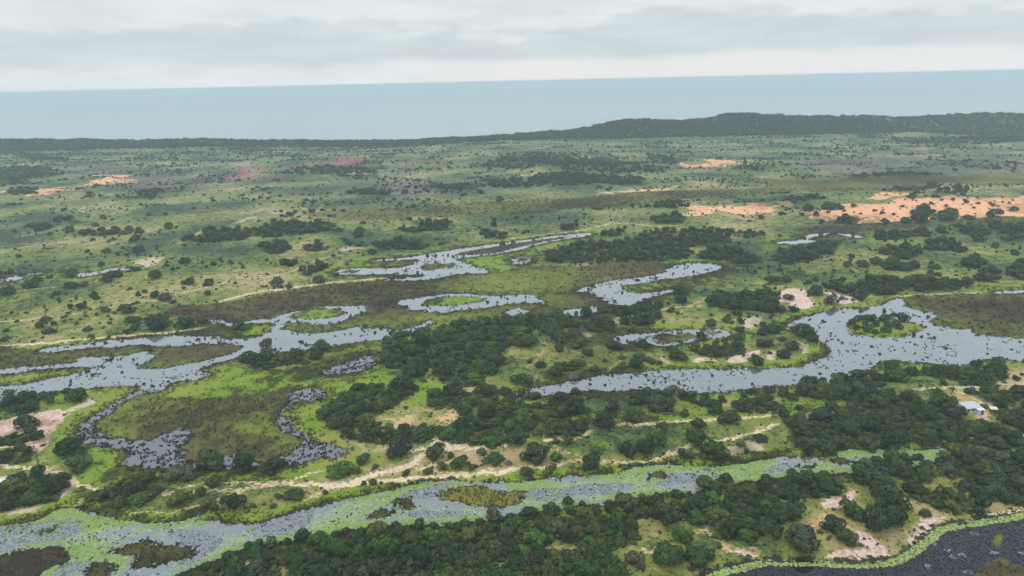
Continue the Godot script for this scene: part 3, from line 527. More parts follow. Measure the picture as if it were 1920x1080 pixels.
	body("lily_channel", "weedy channel covered with yellow green duckweed below the sandy track", LILY, [[-159.5,169.7, -148.8,171.8, -142.4,173.8, -139.0,176.2, -137.7,179.9, -134.8,180.8, -131.5,179.4, -125.1,177.3, -117.3,174.6, -109.1,172.8, -102.9,172.1, -96.4,173.1, -95.1,174.3, -93.0,174.8, -90.2,172.9, -83.2,170.9, -74.7,170.6, -69.2,173.4, -64.8,175.8, -60.6,177.8, -55.7,180.0, -50.6,182.3, -44.6,184.6, -39.1,185.8, -33.4,188.8, -26.4,190.6, -19.8,190.9, -13.0,189.7, -8.0,189.0, -1.4,189.0, 9.0,190.4, 17.5,191.5, 25.6,192.1, 31.6,192.8, 37.1,195.4, 43.8,197.1, 52.3,196.7, 62.9,195.9, 70.0,196.6, 75.4,197.3, 82.1,199.4, 89.1,200.7, 99.6,199.6, 104.4,202.4, 110.4,203.9, 123.5,203.7, 132.2,203.3, 142.0,202.9, 140.2,199.9, 134.0,195.8, 130.3,193.4, 122.0,192.8, 113.1,191.9, 106.9,191.3, 99.9,190.6, 90.8,188.9, 78.1,188.2, 68.5,186.5, 61.4,184.7, 53.4,182.2, 44.8,181.9, 38.6,180.5, 32.3,179.4, 26.9,177.1, 18.9,176.3, 5.8,173.9, -1.5,172.4, -9.9,170.4, -15.9,170.2, -21.2,169.4, -29.5,168.7, -38.3,169.0, -45.6,167.8, -50.8,166.3, -53.2,164.0, -59.4,163.3, -68.1,162.2, -72.8,161.0, -76.4,158.9, -80.6,155.2, -85.0,152.8, -88.3,148.9, -87.5,140.1, -138.0,138.1]], [[REDREED, [-148.4,159.0, -140.3,159.8, -136.1,161.4, -129.7,162.8, -126.4,163.3, -120.9,158.7, -118.4,156.4, -121.4,154.8, -123.8,152.4, -123.7,149.8, -119.5,139.3, -136.7,139.9]], [REED, [-103.0,154.8, -102.7,156.9, -107.1,158.4, -112.8,159.7, -108.7,161.5, -106.2,163.7, -102.0,164.8, -99.0,164.0, -97.0,162.2, -91.9,162.9, -88.1,160.2, -87.4,156.1, -91.3,155.4, -95.8,153.7, -99.8,152.6]], [REED, [-136.0,169.8, -133.7,172.3, -131.9,174.3, -130.2,172.3, -131.0,169.8, -133.6,167.9]], [REED, [-114.2,154.6, -110.9,156.3, -107.2,155.4, -104.3,153.2, -104.6,151.2, -105.6,149.2, -111.4,149.9]], [DRYREED, [-25.3,183.0, -21.8,185.7, -18.7,187.2, -14.6,188.3, -8.3,185.9, -1.4,184.9, 1.1,184.8, 3.0,180.5, 0.9,177.8, -1.4,176.6, -6.9,176.0, -14.1,178.1, -20.2,180.0]], [REED, [-37.4,180.7, -34.9,182.6, -31.0,180.3, -29.7,177.0, -33.6,176.3, -36.2,177.9]], [REED, [-43.6,171.7, -42.4,175.5, -39.3,177.7, -35.6,175.2, -37.8,173.2, -41.3,171.5]], [REED, [40.1,188.4, 41.7,192.7, 44.6,194.3, 47.5,193.8, 48.0,190.3, 45.9,188.7, 43.0,190.4]], [DRYREED, [101.3,197.6, 105.3,199.7, 107.8,199.3, 108.6,196.4, 104.9,194.0, 102.1,195.5]], [REED, [89.8,194.7, 93.9,196.2, 97.2,195.9, 95.3,193.6, 90.4,193.0]]])
	body("dark_pond", "dark pond dotted with pale lily clumps and rimmed with duckweed", DARK, [[34.1,131.3, 41.6,141.6, 48.0,145.8, 52.7,147.8, 58.2,149.3, 64.5,150.5, 71.2,150.1, 78.1,150.0, 84.5,149.0, 91.3,149.0, 96.7,150.2, 102.5,153.2, 107.6,156.8, 111.4,160.0, 114.6,161.8, 120.9,163.7, 129.2,165.1, 135.5,166.3, 143.3,168.3, 166.2,174.2, 129.4,128.4]], [[DRYREED, [127.6,158.3, 130.5,159.4, 130.3,157.1, 127.5,155.0, 126.1,155.6]], [REDREED, [114.0,144.0, 120.9,148.3, 124.9,150.2, 125.8,147.1, 127.7,145.5, 126.2,140.8, 110.0,140.8]]])
	thicket("in the long thicket below the duckweed", "the grassy gap", 2.0, 4.0, "dddolg", [-71.5,161.4, -63.4,163.4, -53.7,163.1, -49.2,165.8, -43.6,167.5, -37.7,168.5, -28.6,168.2, -19.5,167.6, -11.3,169.5, -1.5,172.2, 5.5,172.7, 12.1,174.8, 14.4,178.1, 19.1,178.0, 23.2,174.3, 27.6,176.3, 34.3,178.7, 42.4,179.8, 52.8,179.9, 59.5,181.1, 49.8,168.2, 39.5,169.4, 32.6,168.9, 32.8,161.7, 28.6,156.6, 18.3,156.5, 10.2,162.5, 8.5,158.0, 0.6,158.9, -4.1,152.0, -6.4,151.0, -7.5,137.7, -56.0,139.2, -59.1,151.7, -63.0,152.9, -61.4,143.0, -81.2,143.6, -81.5,150.4, -80.4,154.5, -77.5,158.1])
	thicket("in the thicket above the pink bank", "the pink sand bank", 2.4, 4.2, "dddolg", [57.3,184.9, 62.5,185.8, 68.2,185.6, 77.7,187.0, 85.0,188.8, 90.7,188.6, 97.7,187.7, 99.0,183.2, 97.0,179.6, 90.2,177.9, 78.7,176.7, 76.2,172.3, 72.9,167.4, 68.5,161.6, 65.0,158.9, 56.4,159.2, 55.8,163.2, 49.2,165.8, 48.3,168.3, 53.7,177.2])
	thicket("in the thicket with small sand gaps", "the bare grey tree", 1.9, 3.4, "ddlol", [-1.6,155.5, 9.1,156.4, 14.7,155.6, 19.7,155.8, 25.0,153.5, 27.7,144.9, 25.1,136.7, -5.5,137.6])
	thicket("in the dark wood below the white house", "the white house", 2.6, 4.4, "ddddog", [98.7,223.9, 111.2,230.8, 123.2,235.4, 141.8,244.2, 149.8,243.7, 157.2,238.7, 160.6,234.9, 160.0,228.4, 161.9,223.8, 164.8,220.8, 166.8,216.7, 170.2,210.9, 167.6,205.9, 160.9,202.7, 154.4,206.2, 144.5,207.7, 130.9,205.8, 111.8,203.2, 98.9,202.0, 93.4,205.7, 95.4,215.4])
	thicket("in the wood beside the house yard", "the sand path corner", 2.4, 4.0, "ddddgo", [173.6,243.5, 182.4,243.0, 197.0,243.2, 212.1,241.5, 178.1,197.6, 165.9,199.8, 171.8,211.9, 173.3,220.8, 173.0,226.5, 179.2,232.2, 176.5,238.7])
	thicket("in the low wood on the lagoon shore", "the lagoon mouth", 2.4, 4.0, "ddog", [125.2,255.9, 134.0,258.5, 143.4,262.3, 149.3,263.0, 149.8,255.6, 136.4,241.6, 125.5,240.3, 118.5,240.7, 112.1,247.6, 116.8,253.8])
	thicket("in the lagoon bank wood", "the house path", 2.4, 4.2, "dddg", [170.8,261.3, 181.6,269.0, 188.9,266.3, 203.8,275.3, 209.9,271.4, 203.2,261.1, 192.1,251.3, 186.9,246.6, 178.6,250.0, 177.5,255.1, 171.6,259.7])
	thicket("in the wood where the duckweed ends", "the channel end", 2.4, 4.2, "dddogg", [132.8,194.6, 139.1,198.0, 145.7,200.2, 152.6,200.8, 156.3,199.8, 164.9,196.1, 148.6,173.5, 141.7,172.5, 137.5,174.3, 134.8,176.1, 134.1,182.4, 138.1,186.3, 133.4,187.2, 131.8,190.7])
	thicket("in the copse where the duckweed narrows", "the channel end", 2.6, 4.0, "ddg", [113.7,193.0, 117.2,197.3, 122.6,197.9, 129.4,198.4, 130.2,193.1, 128.1,190.1, 121.4,188.7, 116.2,188.1])
	thicket("in the scrub above the dark pond", "the dark pond", 2.0, 3.4, "ddgo", [117.1,180.9, 121.9,182.9, 123.4,178.6, 125.7,177.8, 131.5,177.6, 131.9,175.2, 135.2,171.4, 134.7,168.9, 127.2,167.8, 124.1,168.9, 120.8,171.0, 120.1,173.0, 116.6,175.8])
	thicket("in the green wood above the sand hollow", "the weedy meadow pond", 2.6, 4.4, "dlldol", [-64.1,318.4, -57.9,325.4, -48.5,324.8, -39.3,332.0, -29.3,336.2, -15.6,339.4, -0.4,345.1, 6.7,346.3, 17.2,347.3, 27.9,346.6, 33.2,334.5, 31.6,325.8, 23.8,328.7, 13.0,328.6, 7.8,318.2, 3.2,306.4, -4.4,303.4, -6.8,291.8, -12.7,289.6, -13.6,278.8, -8.8,272.8, -14.3,266.5, -18.5,261.4, -25.2,262.8, -33.8,271.4, -32.3,279.8, -38.1,280.2, -38.3,271.6, -47.1,269.4, -47.6,280.7, -54.6,281.1, -57.6,287.2, -56.5,299.8, -61.4,306.8])
	thicket("in the wood edging the bright marsh bank", "the pink path", 2.6, 4.2, "ddlod", [-71.7,247.4, -66.9,256.8, -61.3,261.6, -51.5,261.6, -47.9,267.2, -40.5,262.1, -40.7,255.0, -44.0,247.9, -48.3,242.1, -51.2,235.6, -54.4,231.5, -49.1,229.2, -42.6,224.9, -40.3,215.9, -51.5,216.4, -61.8,220.7, -69.2,228.9, -71.3,237.5])
	thicket("in the central wood above the sandy track", "the sand hollow", 2.6, 4.4, "dlddol", [-24.7,257.2, -19.0,251.9, -15.6,256.7, -7.4,257.3, -1.0,252.0, 9.7,251.4, 13.0,246.4, 19.6,242.9, 23.9,245.0, 27.5,240.2, 26.5,234.1, 21.0,230.9, 23.8,223.4, 24.3,219.8, 22.1,215.7, 11.9,216.6, -1.2,216.0, -4.0,211.7, -11.3,211.0, -17.8,213.1, -25.4,216.4, -25.0,222.1, -18.8,230.7, -23.4,239.5, -32.9,242.3, -34.7,249.3, -33.2,255.6])
	thicket("in the narrow wood beside the sand hollow", "the sand hollow", 2.6, 4.0, "dd", [-40.7,225.6, -34.1,226.5, -29.9,227.1, -26.8,221.0, -28.4,218.4, -30.8,214.8, -39.2,214.8, -42.5,220.6])
	thicket("on the round lagoon island", "the island grass rim", 2.4, 3.8, "ddd", [167.5,322.2, 172.7,328.8, 183.3,335.3, 187.7,331.9, 195.9,334.4, 197.2,328.2, 192.8,317.6, 180.6,311.9, 171.6,311.9, 167.1,315.9])
	thicket("in the copse beside the white roof", "the leaning power pole", 2.4, 4.0, "ddddo", [-162.4,191.2, -160.8,194.9, -159.3,199.1, -154.5,199.7, -147.0,197.5, -142.7,191.2, -140.7,185.3, -144.8,183.4, -149.8,181.9, -154.6,180.0, -158.4,179.8, -165.1,189.1])
	thicket("in the clump on the pink sand", "the pink sand", 2.2, 3.2, "dd", [-190.8,226.0, -187.1,226.3, -180.2,229.0, -175.7,228.8, -171.9,223.7, -178.1,220.2, -181.6,218.5, -185.5,218.6])
	thicket("in the clump over the leaning power pole", "the leaning power pole", 2.4, 3.2, "ddo", [-182.4,214.4, -178.6,214.3, -175.6,218.7, -168.8,214.7, -165.5,208.4, -171.7,207.6, -177.9,208.1])
	thicket("in the copse beside the river mouth bank", "the pale beach path", 2.4, 3.4, "dd", [-206.9,259.9, -203.7,264.2, -194.9,257.4, -190.0,250.0, -190.4,244.3, -195.5,245.7])
	thicket("in the copse on the lower track bend", "the lower track bend", 2.2, 3.4, "dddo", [-132.0,188.6, -127.7,190.6, -126.8,195.1, -123.6,197.3, -118.4,195.5, -115.3,190.1, -118.5,187.3, -122.3,185.3, -125.7,182.7, -130.1,184.6])
	thicket("in the scrub row below the sickle channel", "the lone round bush", 2.4, 3.6, "ddd", [45.7,353.5, 55.3,359.7, 65.4,359.0, 74.6,369.1, 80.0,359.1, 78.6,350.6, 70.7,348.4, 62.5,342.5, 53.2,345.3])
	thicket("in the scrub above the ring pond", "the ring pond", 2.4, 3.4, "ddg", [62.0,339.4, 69.8,344.1, 76.1,340.5, 72.8,331.4, 63.4,328.1])
	thicket("in the scrub belt beside the pink slope", "the pink slope", 2.6, 4.0, "dddg", [107.4,360.7, 116.3,368.5, 128.5,373.8, 148.5,374.9, 137.9,346.0, 126.1,348.6, 117.2,349.6, 108.0,354.8])
	thicket("in the scrub below the ring pond", "the pink bank", 2.2, 3.4, "dgd", [84.0,298.6, 92.6,300.6, 100.2,305.3, 105.5,297.3, 102.7,290.4, 94.6,286.6, 88.5,286.2, 83.0,290.0])
	thicket("in the scrub along the lagoon arm", "the pale dead bush", 2.4, 3.8, "dgdo", [45.0,247.1, 50.1,252.3, 56.5,251.9, 63.1,252.8, 65.3,247.2, 63.2,242.1, 58.0,242.1, 50.3,241.8, 44.9,240.1])
	thicket("in the scrub by the lagoon arm bend", "the lagoon bend", 2.2, 3.2, "ddg", [66.7,248.0, 72.6,248.7, 80.5,243.5, 80.0,240.3, 72.4,238.4, 66.2,244.0])
	thicket("in the scrub above the upper road", "the upper road", 2.4, 3.6, "dgdo", [83.2,240.5, 91.6,248.9, 101.4,248.4, 96.0,233.7, 88.0,232.1, 83.5,233.4])
	thicket("in the scrub by the pale reed pool", "the pale reed pool", 2.2, 3.4, "dd", [35.3,328.9, 41.0,337.6, 49.3,338.1, 51.1,328.9, 46.0,323.7, 39.7,320.9])
	grove("on the bright bank by the leaning power pole", "the leaning power pole", [
		[-153.6, 213.1, 5.1, "d"], [-145.6, 204.4, 4.9, "d"]
	])
	grove("between the marsh and the pale tracks", "the leaning power pole", [
		[-108.4, 195.9, 5.4, "g"], [-100.5, 201.9, 5.1, "d"], [-89.1, 200.6, 4.2, "d"], [-95.3, 191.9, 2.6, "d"], [-78.5, 199.4, 3.8, "d"], [-56.1, 196.4, 4.9, "l"],
		[-51.3, 196.9, 1.7, "o"], [-50.3, 203.4, 2.7, "g"]
	])
	grove("on dry grass between tracks and duckweed", "the lower track bend", [
		[-84.3, 179.0, 3.8, "d"], [-97.0, 186.0, 1.9, "d"], [-112.3, 187.8, 2.6, "g"], [-101.2, 181.7, 3.9, "o"], [-113.5, 183.5, 3.1, "l"], [-120.1, 182.0, 2.7, "o"],
		[-127.0, 185.6, 2.5, "o"], [-92.0, 179.6, 2.7, "o"], [-67.6, 184.0, 3.4, "d"], [-58.8, 185.5, 1.1, "o"], [-72.4, 178.7, 1.2, "o"], [-72.5, 183.8, 1.3, "g"],
		[-47.7, 190.2, 1.1, "d"], [-44.9, 189.8, 1.4, "o"], [-42.2, 190.3, 0.8, "d"]
	])
	grove("along the forked sandy track", "the pink path fork", [
		[-38.6, 206.3, 5.3, "g"], [-26.6, 206.3, 3.9, "d"], [-21.6, 205.0, 1.4, "d"], [-35.1, 195.6, 1.5, "o"], [-24.0, 197.8, 2.2, "o"], [-28.1, 195.9, 2.0, "o"],
		[-18.0, 198.3, 3.5, "d"], [-14.2, 197.9, 1.8, "o"], [-7.4, 201.9, 3.8, "d"], [-11.5, 206.6, 2.1, "o"], [-45.8, 199.2, 1.3, "o"], [0.1, 211.9, 3.7, "d"],
		[7.3, 202.4, 5.4, "d"], [13.1, 202.2, 2.5, "l"], [3.3, 194.2, 2.4, "o"], [11.9, 196.5, 1.9, "g"], [14.0, 211.9, 1.5, "r"], [18.3, 211.7, 2.1, "o"]
	])
	grove("below the upper road", "the second power pole", [
		[24.2, 197.9, 3.6, "d"], [36.9, 205.0, 3.6, "d"], [43.0, 205.1, 4.5, "d"], [48.2, 211.0, 4.2, "l"], [27.1, 206.2, 2.5, "l"], [55.1, 204.1, 1.9, "g"],
		[61.1, 210.7, 4.4, "d"], [65.0, 201.3, 5.0, "d"], [57.2, 202.0, 2.0, "g"], [76.1, 207.9, 2.0, "o"], [76.9, 204.3, 1.3, "g"], [83.9, 211.5, 2.6, "d"]
	])
	grove("on the grassy strip below the lagoon arm", "the pale dead bush", [
		[22.8, 236.9, 4.7, "d"], [36.8, 236.5, 3.0, "g"], [38.4, 243.6, 2.3, "g"], [42.9, 228.9, 3.7, "d"], [53.0, 236.3, 4.4, "g"], [58.4, 236.4, 2.3, "d"],
		[62.6, 231.1, 2.0, "g"], [47.9, 242.3, 2.7, "d"], [44.3, 240.9, 1.5, "d"], [74.5, 233.5, 4.2, "d"], [84.7, 234.0, 3.5, "d"], [18.0, 244.8, 3.3, "r"],
		[29.7, 247.8, 2.0, "d"], [24.3, 251.5, 2.5, "d"], [31.9, 223.1, 3.9, "d"], [52.5, 221.2, 2.8, "d"], [65.5, 221.3, 3.6, "d"], [76.7, 223.5, 4.5, "d"]
	])
	grove("on the yellow grass above the lagoon arm", "the footpath", [
		[27.1, 276.5, 4.0, "d"], [22.0, 275.6, 2.6, "g"], [11.9, 279.2, 2.9, "d"], [7.2, 283.9, 1.6, "d"], [34.4, 274.0, 2.6, "l"], [53.1, 277.4, 3.5, "d"],
		[56.2, 285.2, 3.8, "d"], [60.2, 282.2, 2.4, "d"], [46.8, 276.8, 2.3, "o"], [63.6, 279.5, 1.5, "o"], [2.9, 264.4, 4.7, "d"], [18.3, 271.4, 3.7, "o"],
		[40.5, 284.1, 1.5, "o"], [48.5, 286.9, 1.8, "o"]
	])
	grove("around the ring pond", "the lone round bush", [
		[38.8, 346.4, 3.9, "d"], [29.2, 314.4, 3.9, "r"], [46.6, 299.9, 4.2, "d"], [60.1, 301.2, 3.7, "d"], [33.5, 291.9, 3.3, "d"], [89.4, 307.3, 3.0, "d"],
		[78.6, 303.2, 1.5, "d"], [107.4, 306.6, 3.1, "d"], [110.8, 317.2, 3.2, "g"], [21.1, 297.8, 2.5, "d"], [31.3, 302.2, 5.9, "d"], [21.3, 306.9, 4.7, "d"],
		[18.4, 322.3, 5.6, "d"], [6.8, 304.3, 6.2, "d"], [13.0, 332.8, 4.1, "d"]
	])
	grove("on the pink slope above the ring pond", "the lone round bush", [
		[56.8, 331.8, 3.2, "d"], [84.5, 349.4, 2.8, "d"], [93.6, 365.1, 4.6, "d"], [96.8, 381.0, 4.2, "d"], [99.6, 328.1, 3.3, "d"], [109.6, 332.4, 3.3, "d"],
		[116.8, 340.2, 3.4, "d"], [115.0, 330.9, 2.0, "d"], [72.3, 285.1, 5.1, "d"], [125.0, 325.3, 2.0, "d"], [120.3, 312.7, 2.9, "d"], [114.7, 298.4, 3.4, "r"],
		[105.5, 277.6, 3.8, "d"], [117.8, 376.3, 3.4, "d"], [120.7, 370.7, 3.0, "d"]
	])
	grove("on the point facing the lagoon island", "the lagoon bank", [
		[117.4, 296.2, 2.9, "d"], [126.5, 303.4, 2.2, "d"], [119.8, 284.1, 3.6, "d"], [127.2, 292.9, 3.5, "d"], [127.0, 316.3, 4.8, "d"], [138.3, 308.9, 5.4, "d"],
		[140.3, 302.8, 3.1, "d"], [152.3, 362.4, 3.7, "d"], [148.2, 345.3, 3.1, "d"], [173.1, 355.8, 4.5, "r"], [193.5, 363.9, 4.8, "d"], [140.1, 356.3, 5.0, "d"],
		[171.4, 372.2, 4.9, "d"], [141.9, 346.2, 3.2, "r"], [182.9, 364.2, 2.2, "g"]
	])
	grove("on the meadow below the lagoon", "the third power pole", [
		[117.6, 252.8, 4.0, "d"], [113.8, 246.5, 4.4, "g"], [125.8, 245.6, 5.4, "d"], [107.3, 243.0, 2.6, "g"], [104.7, 245.7, 2.9, "d"], [106.7, 234.4, 1.7, "d"],
		[96.7, 228.2, 3.7, "d"], [134.6, 247.9, 4.2, "g"], [161.9, 232.7, 3.2, "d"], [162.7, 228.0, 2.7, "r"], [173.3, 230.9, 1.7, "o"]
	])
	grove("on the lagoon shore above the house path", "the house path", [
		[158.3, 267.8, 3.9, "d"], [163.8, 262.2, 3.3, "d"], [154.2, 256.8, 4.7, "d"], [170.1, 250.9, 1.7, "d"], [163.7, 243.4, 1.7, "l"], [170.2, 262.3, 2.8, "d"],
		[175.1, 265.9, 2.5, "d"], [177.9, 259.1, 4.1, "d"], [183.8, 255.4, 4.6, "d"], [199.7, 258.3, 1.7, "o"], [203.1, 255.5, 1.7, "d"], [218.2, 271.9, 1.7, "d"],
		[162.3, 273.0, 2.6, "d"]
	])
	grove("on the dry knoll above the dark pond", "the pink sand bank", [
		[107.7, 186.5, 6.1, "d"], [109.5, 180.9, 4.5, "d"], [107.0, 171.8, 5.2, "d"], [104.5, 164.7, 3.9, "d"], [99.5, 162.4, 5.0, "d"], [94.6, 169.7, 3.7, "l"],
		[87.1, 162.3, 3.7, "d"], [87.8, 157.3, 3.0, "o"], [75.0, 155.1, 5.0, "g"], [125.0, 185.5, 3.3, "d"], [77.9, 168.6, 3.7, "d"], [72.6, 166.6, 3.3, "d"],
		[118.3, 179.0, 3.5, "d"], [92.8, 182.3, 4.6, "d"], [86.8, 182.8, 4.2, "d"], [86.0, 189.3, 2.4, "d"], [78.9, 169.8, 1.6, "o"], [114.8, 167.4, 1.8, "o"],
		[95.6, 166.6, 2.2, "o"]
	])
	grove("among the sand gaps below the duckweed", "the grassy gap", [
		[57.2, 184.3, 3.3, "o"], [64.4, 186.2, 2.5, "d"], [41.6, 167.1, 4.4, "g"], [29.9, 150.4, 3.1, "r"], [38.8, 150.7, 4.9, "d"], [46.3, 150.6, 4.6, "d"],
		[44.3, 159.2, 2.9, "l"], [13.6, 160.7, 2.2, "d"], [54.6, 160.4, 1.7, "o"], [28.3, 163.4, 2.5, "d"], [58.8, 161.4, 3.4, "d"]
	])
	grove("on the shore beside the pale beach path", "the pale beach path", [
		[-176.1, 255.4, 4.7, "d"], [-192.2, 258.6, 3.3, "d"], [-185.3, 263.3, 2.4, "d"], [-182.1, 233.3, 4.4, "d"], [-186.9, 255.5, 2.4, "g"], [-202.6, 253.1, 2.9, "d"],
		[-208.1, 261.9, 3.0, "o"], [-199.7, 259.2, 3.3, "d"]
	])
	grove("on the straight sandy bank above the river", "the sandy bank", [
		[-186.6, 341.0, 5.8, "d"], [-184.2, 341.5, 3.8, "d"], [-189.6, 357.1, 2.2, "d"], [-171.6, 343.8, 5.2, "d"], [-165.5, 350.6, 3.2, "d"], [-142.8, 338.9, 5.1, "d"],
		[-138.2, 338.5, 3.8, "l"], [-196.6, 340.5, 2.9, "d"], [-204.8, 353.9, 4.8, "d"], [-217.2, 369.1, 4.8, "d"], [-197.1, 357.6, 2.2, "d"], [-214.4, 331.2, 2.0, "o"],
		[-204.3, 329.3, 1.2, "d"], [-211.6, 328.0, 1.2, "d"], [-222.1, 328.5, 1.0, "d"], [-198.9, 335.3, 2.4, "r"]
	])
	grove("on the open meadow above the river", "the pale footpath", [
		[-277.6, 404.6, 2.7, "d"], [-248.3, 395.7, 2.5, "d"], [-225.4, 400.1, 1.9, "d"], [-214.8, 398.7, 2.9, "d"], [-219.3, 386.5, 1.8, "d"], [-204.5, 390.1, 4.3, "g"],
		[-182.9, 398.4, 2.5, "d"], [-247.3, 378.6, 3.4, "d"], [-254.1, 378.9, 2.3, "d"], [-240.5, 338.7, 3.8, "d"], [-251.0, 346.7, 3.0, "d"], [-253.9, 356.9, 3.2, "r"],
		[-221.2, 340.1, 2.9, "g"], [-312.9, 412.0, 5.1, "d"], [-256.1, 328.1, 2.0, "d"], [-265.2, 341.9, 1.7, "d"], [-224.8, 406.1, 2.0, "d"], [-230.0, 371.9, 3.0, "g"]
	])
	grove("at the river edge by the meadow", "the wooded bank", [
		[-118.5, 310.6, 3.8, "r"], [-113.0, 294.7, 4.5, "d"], [-105.7, 293.5, 3.0, "o"], [-99.5, 296.0, 4.3, "o"], [-90.1, 294.2, 3.6, "d"], [-91.0, 305.4, 4.5, "d"],
		[-121.2, 292.8, 4.8, "d"], [-116.0, 289.0, 3.9, "d"]
	])
	grove("at the foot of the green wood", "the weedy meadow pond", [
		[-43.5, 273.6, 4.3, "d"], [-41.6, 284.8, 5.9, "d"], [-52.4, 285.6, 4.4, "d"], [-7.2, 282.6, 5.5, "d"], [-38.2, 267.1, 1.7, "o"], [-47.1, 262.5, 4.7, "d"],
		[-42.4, 258.4, 3.0, "d"], [-68.2, 246.7, 3.1, "d"], [-59.1, 237.5, 3.3, "d"], [-65.6, 253.4, 2.9, "d"], [-58.0, 257.9, 3.0, "d"]
	])
	grove("on the green plain past the pink slope", "the dark thicket tip", [
		[227.0, 431.9, 5.1, "d"], [238.9, 437.2, 4.8, "d"], [217.1, 431.3, 3.5, "d"], [230.8, 454.1, 3.2, "d"], [257.9, 464.4, 4.9, "d"], [265.2, 450.2, 5.6, "d"],
		[242.0, 423.6, 5.7, "d"], [248.4, 419.8, 3.8, "d"], [258.0, 426.8, 2.4, "d"], [267.3, 420.8, 3.9, "d"], [258.4, 409.5, 2.5, "d"], [260.6, 406.1, 2.2, "d"],
		[271.3, 430.5, 2.2, "d"], [340.7, 493.6, 5.8, "d"], [331.6, 521.2, 5.0, "d"], [356.4, 514.3, 5.6, "d"], [338.4, 450.2, 3.6, "d"], [339.3, 470.4, 2.8, "d"],
		[289.9, 423.1, 5.0, "d"], [303.7, 434.2, 3.9, "d"], [297.4, 411.2, 2.9, "d"], [206.8, 390.9, 2.9, "d"], [199.0, 398.3, 2.6, "d"], [224.9, 401.5, 2.0, "d"],
		[182.5, 399.2, 2.1, "d"], [164.3, 395.5, 4.3, "d"], [176.5, 392.6, 2.0, "d"], [264.1, 383.9, 4.7, "d"], [209.7, 373.6, 6.0, "d"], [184.2, 426.4, 1.3, "d"],
		[204.1, 421.4, 1.2, "d"], [214.7, 419.0, 1.3, "d"], [222.4, 416.8, 1.3, "d"], [195.1, 414.7, 1.7, "d"], [209.9, 405.3, 1.0, "d"]
	])
	grove("on the orange dune", "the dune foot", [
		[367.5, 572.6, 8.6, "d"], [340.5, 566.9, 8.3, "d"], [363.5, 602.1, 7.6, "d"], [386.4, 573.5, 5.5, "d"], [415.6, 583.4, 7.4, "d"], [311.1, 564.1, 4.4, "d"],
		[327.1, 562.8, 5.0, "d"], [284.5, 580.6, 3.4, "d"], [266.1, 609.0, 5.6, "d"], [278.1, 598.5, 2.3, "r"], [294.1, 632.9, 6.8, "d"], [321.2, 640.9, 3.9, "d"],
		[361.9, 631.0, 2.5, "r"], [325.3, 596.3, 2.7, "r"], [327.9, 614.9, 2.4, "r"], [334.6, 594.6, 2.0, "r"], [390.3, 634.5, 2.5, "r"], [421.7, 652.3, 2.5, "r"],
		[410.4, 651.2, 2.2, "r"], [420.8, 632.3, 2.8, "r"], [433.7, 633.8, 2.5, "r"], [440.8, 622.6, 2.7, "r"], [416.1, 613.0, 2.0, "r"], [446.7, 635.7, 2.5, "r"],
		[391.7, 667.6, 5.1, "d"], [418.5, 675.3, 4.6, "d"], [444.8, 602.0, 4.1, "d"], [464.3, 636.5, 1.9, "r"], [460.9, 640.5, 1.8, "r"], [300.1, 612.5, 1.8, "r"],
		[395.1, 619.7, 2.2, "r"], [353.7, 600.1, 2.4, "r"], [306.3, 595.9, 1.8, "r"], [265.4, 591.7, 3.5, "r"]
	])
	grove("on the seaward meadow above the slough", "the slough", [
		[-311.2, 519.2, 3.9, "d"], [-285.5, 518.3, 5.6, "d"], [-232.3, 478.3, 4.6, "d"], [-209.6, 471.7, 2.7, "d"], [-199.7, 476.3, 2.6, "d"], [-291.6, 478.4, 3.0, "d"],
		[-240.5, 468.4, 2.0, "d"], [-229.4, 461.4, 1.9, "d"], [-229.9, 454.5, 1.8, "d"], [-233.2, 436.5, 5.1, "d"], [-202.8, 419.4, 3.8, "d"], [-206.8, 419.5, 2.1, "d"],
		[-189.5, 417.4, 3.7, "d"], [-260.8, 431.7, 5.2, "d"], [-259.8, 441.0, 3.5, "d"], [-278.8, 421.5, 4.7, "d"], [-271.4, 423.4, 3.2, "d"], [-306.6, 423.4, 5.1, "d"],
		[-312.2, 439.2, 3.8, "d"], [-257.3, 459.7, 3.3, "d"], [-311.2, 410.7, 3.7, "d"], [-278.1, 405.8, 2.5, "d"], [-237.5, 413.0, 1.8, "d"], [-252.7, 400.7, 2.8, "d"],
		[-225.7, 400.6, 1.9, "d"], [-215.5, 400.1, 2.9, "d"], [-296.1, 450.8, 4.0, "d"], [-390.5, 603.6, 5.2, "d"], [-382.2, 628.8, 3.8, "d"], [-346.6, 562.9, 2.7, "d"],
		[-330.0, 557.5, 2.3, "d"], [-311.3, 563.8, 5.0, "d"], [-309.6, 555.3, 3.8, "d"], [-395.4, 665.4, 3.9, "d"], [-501.0, 823.9, 5.7, "d"], [-301.5, 602.1, 4.7, "d"],
		[-401.2, 593.3, 2.7, "d"]
	])
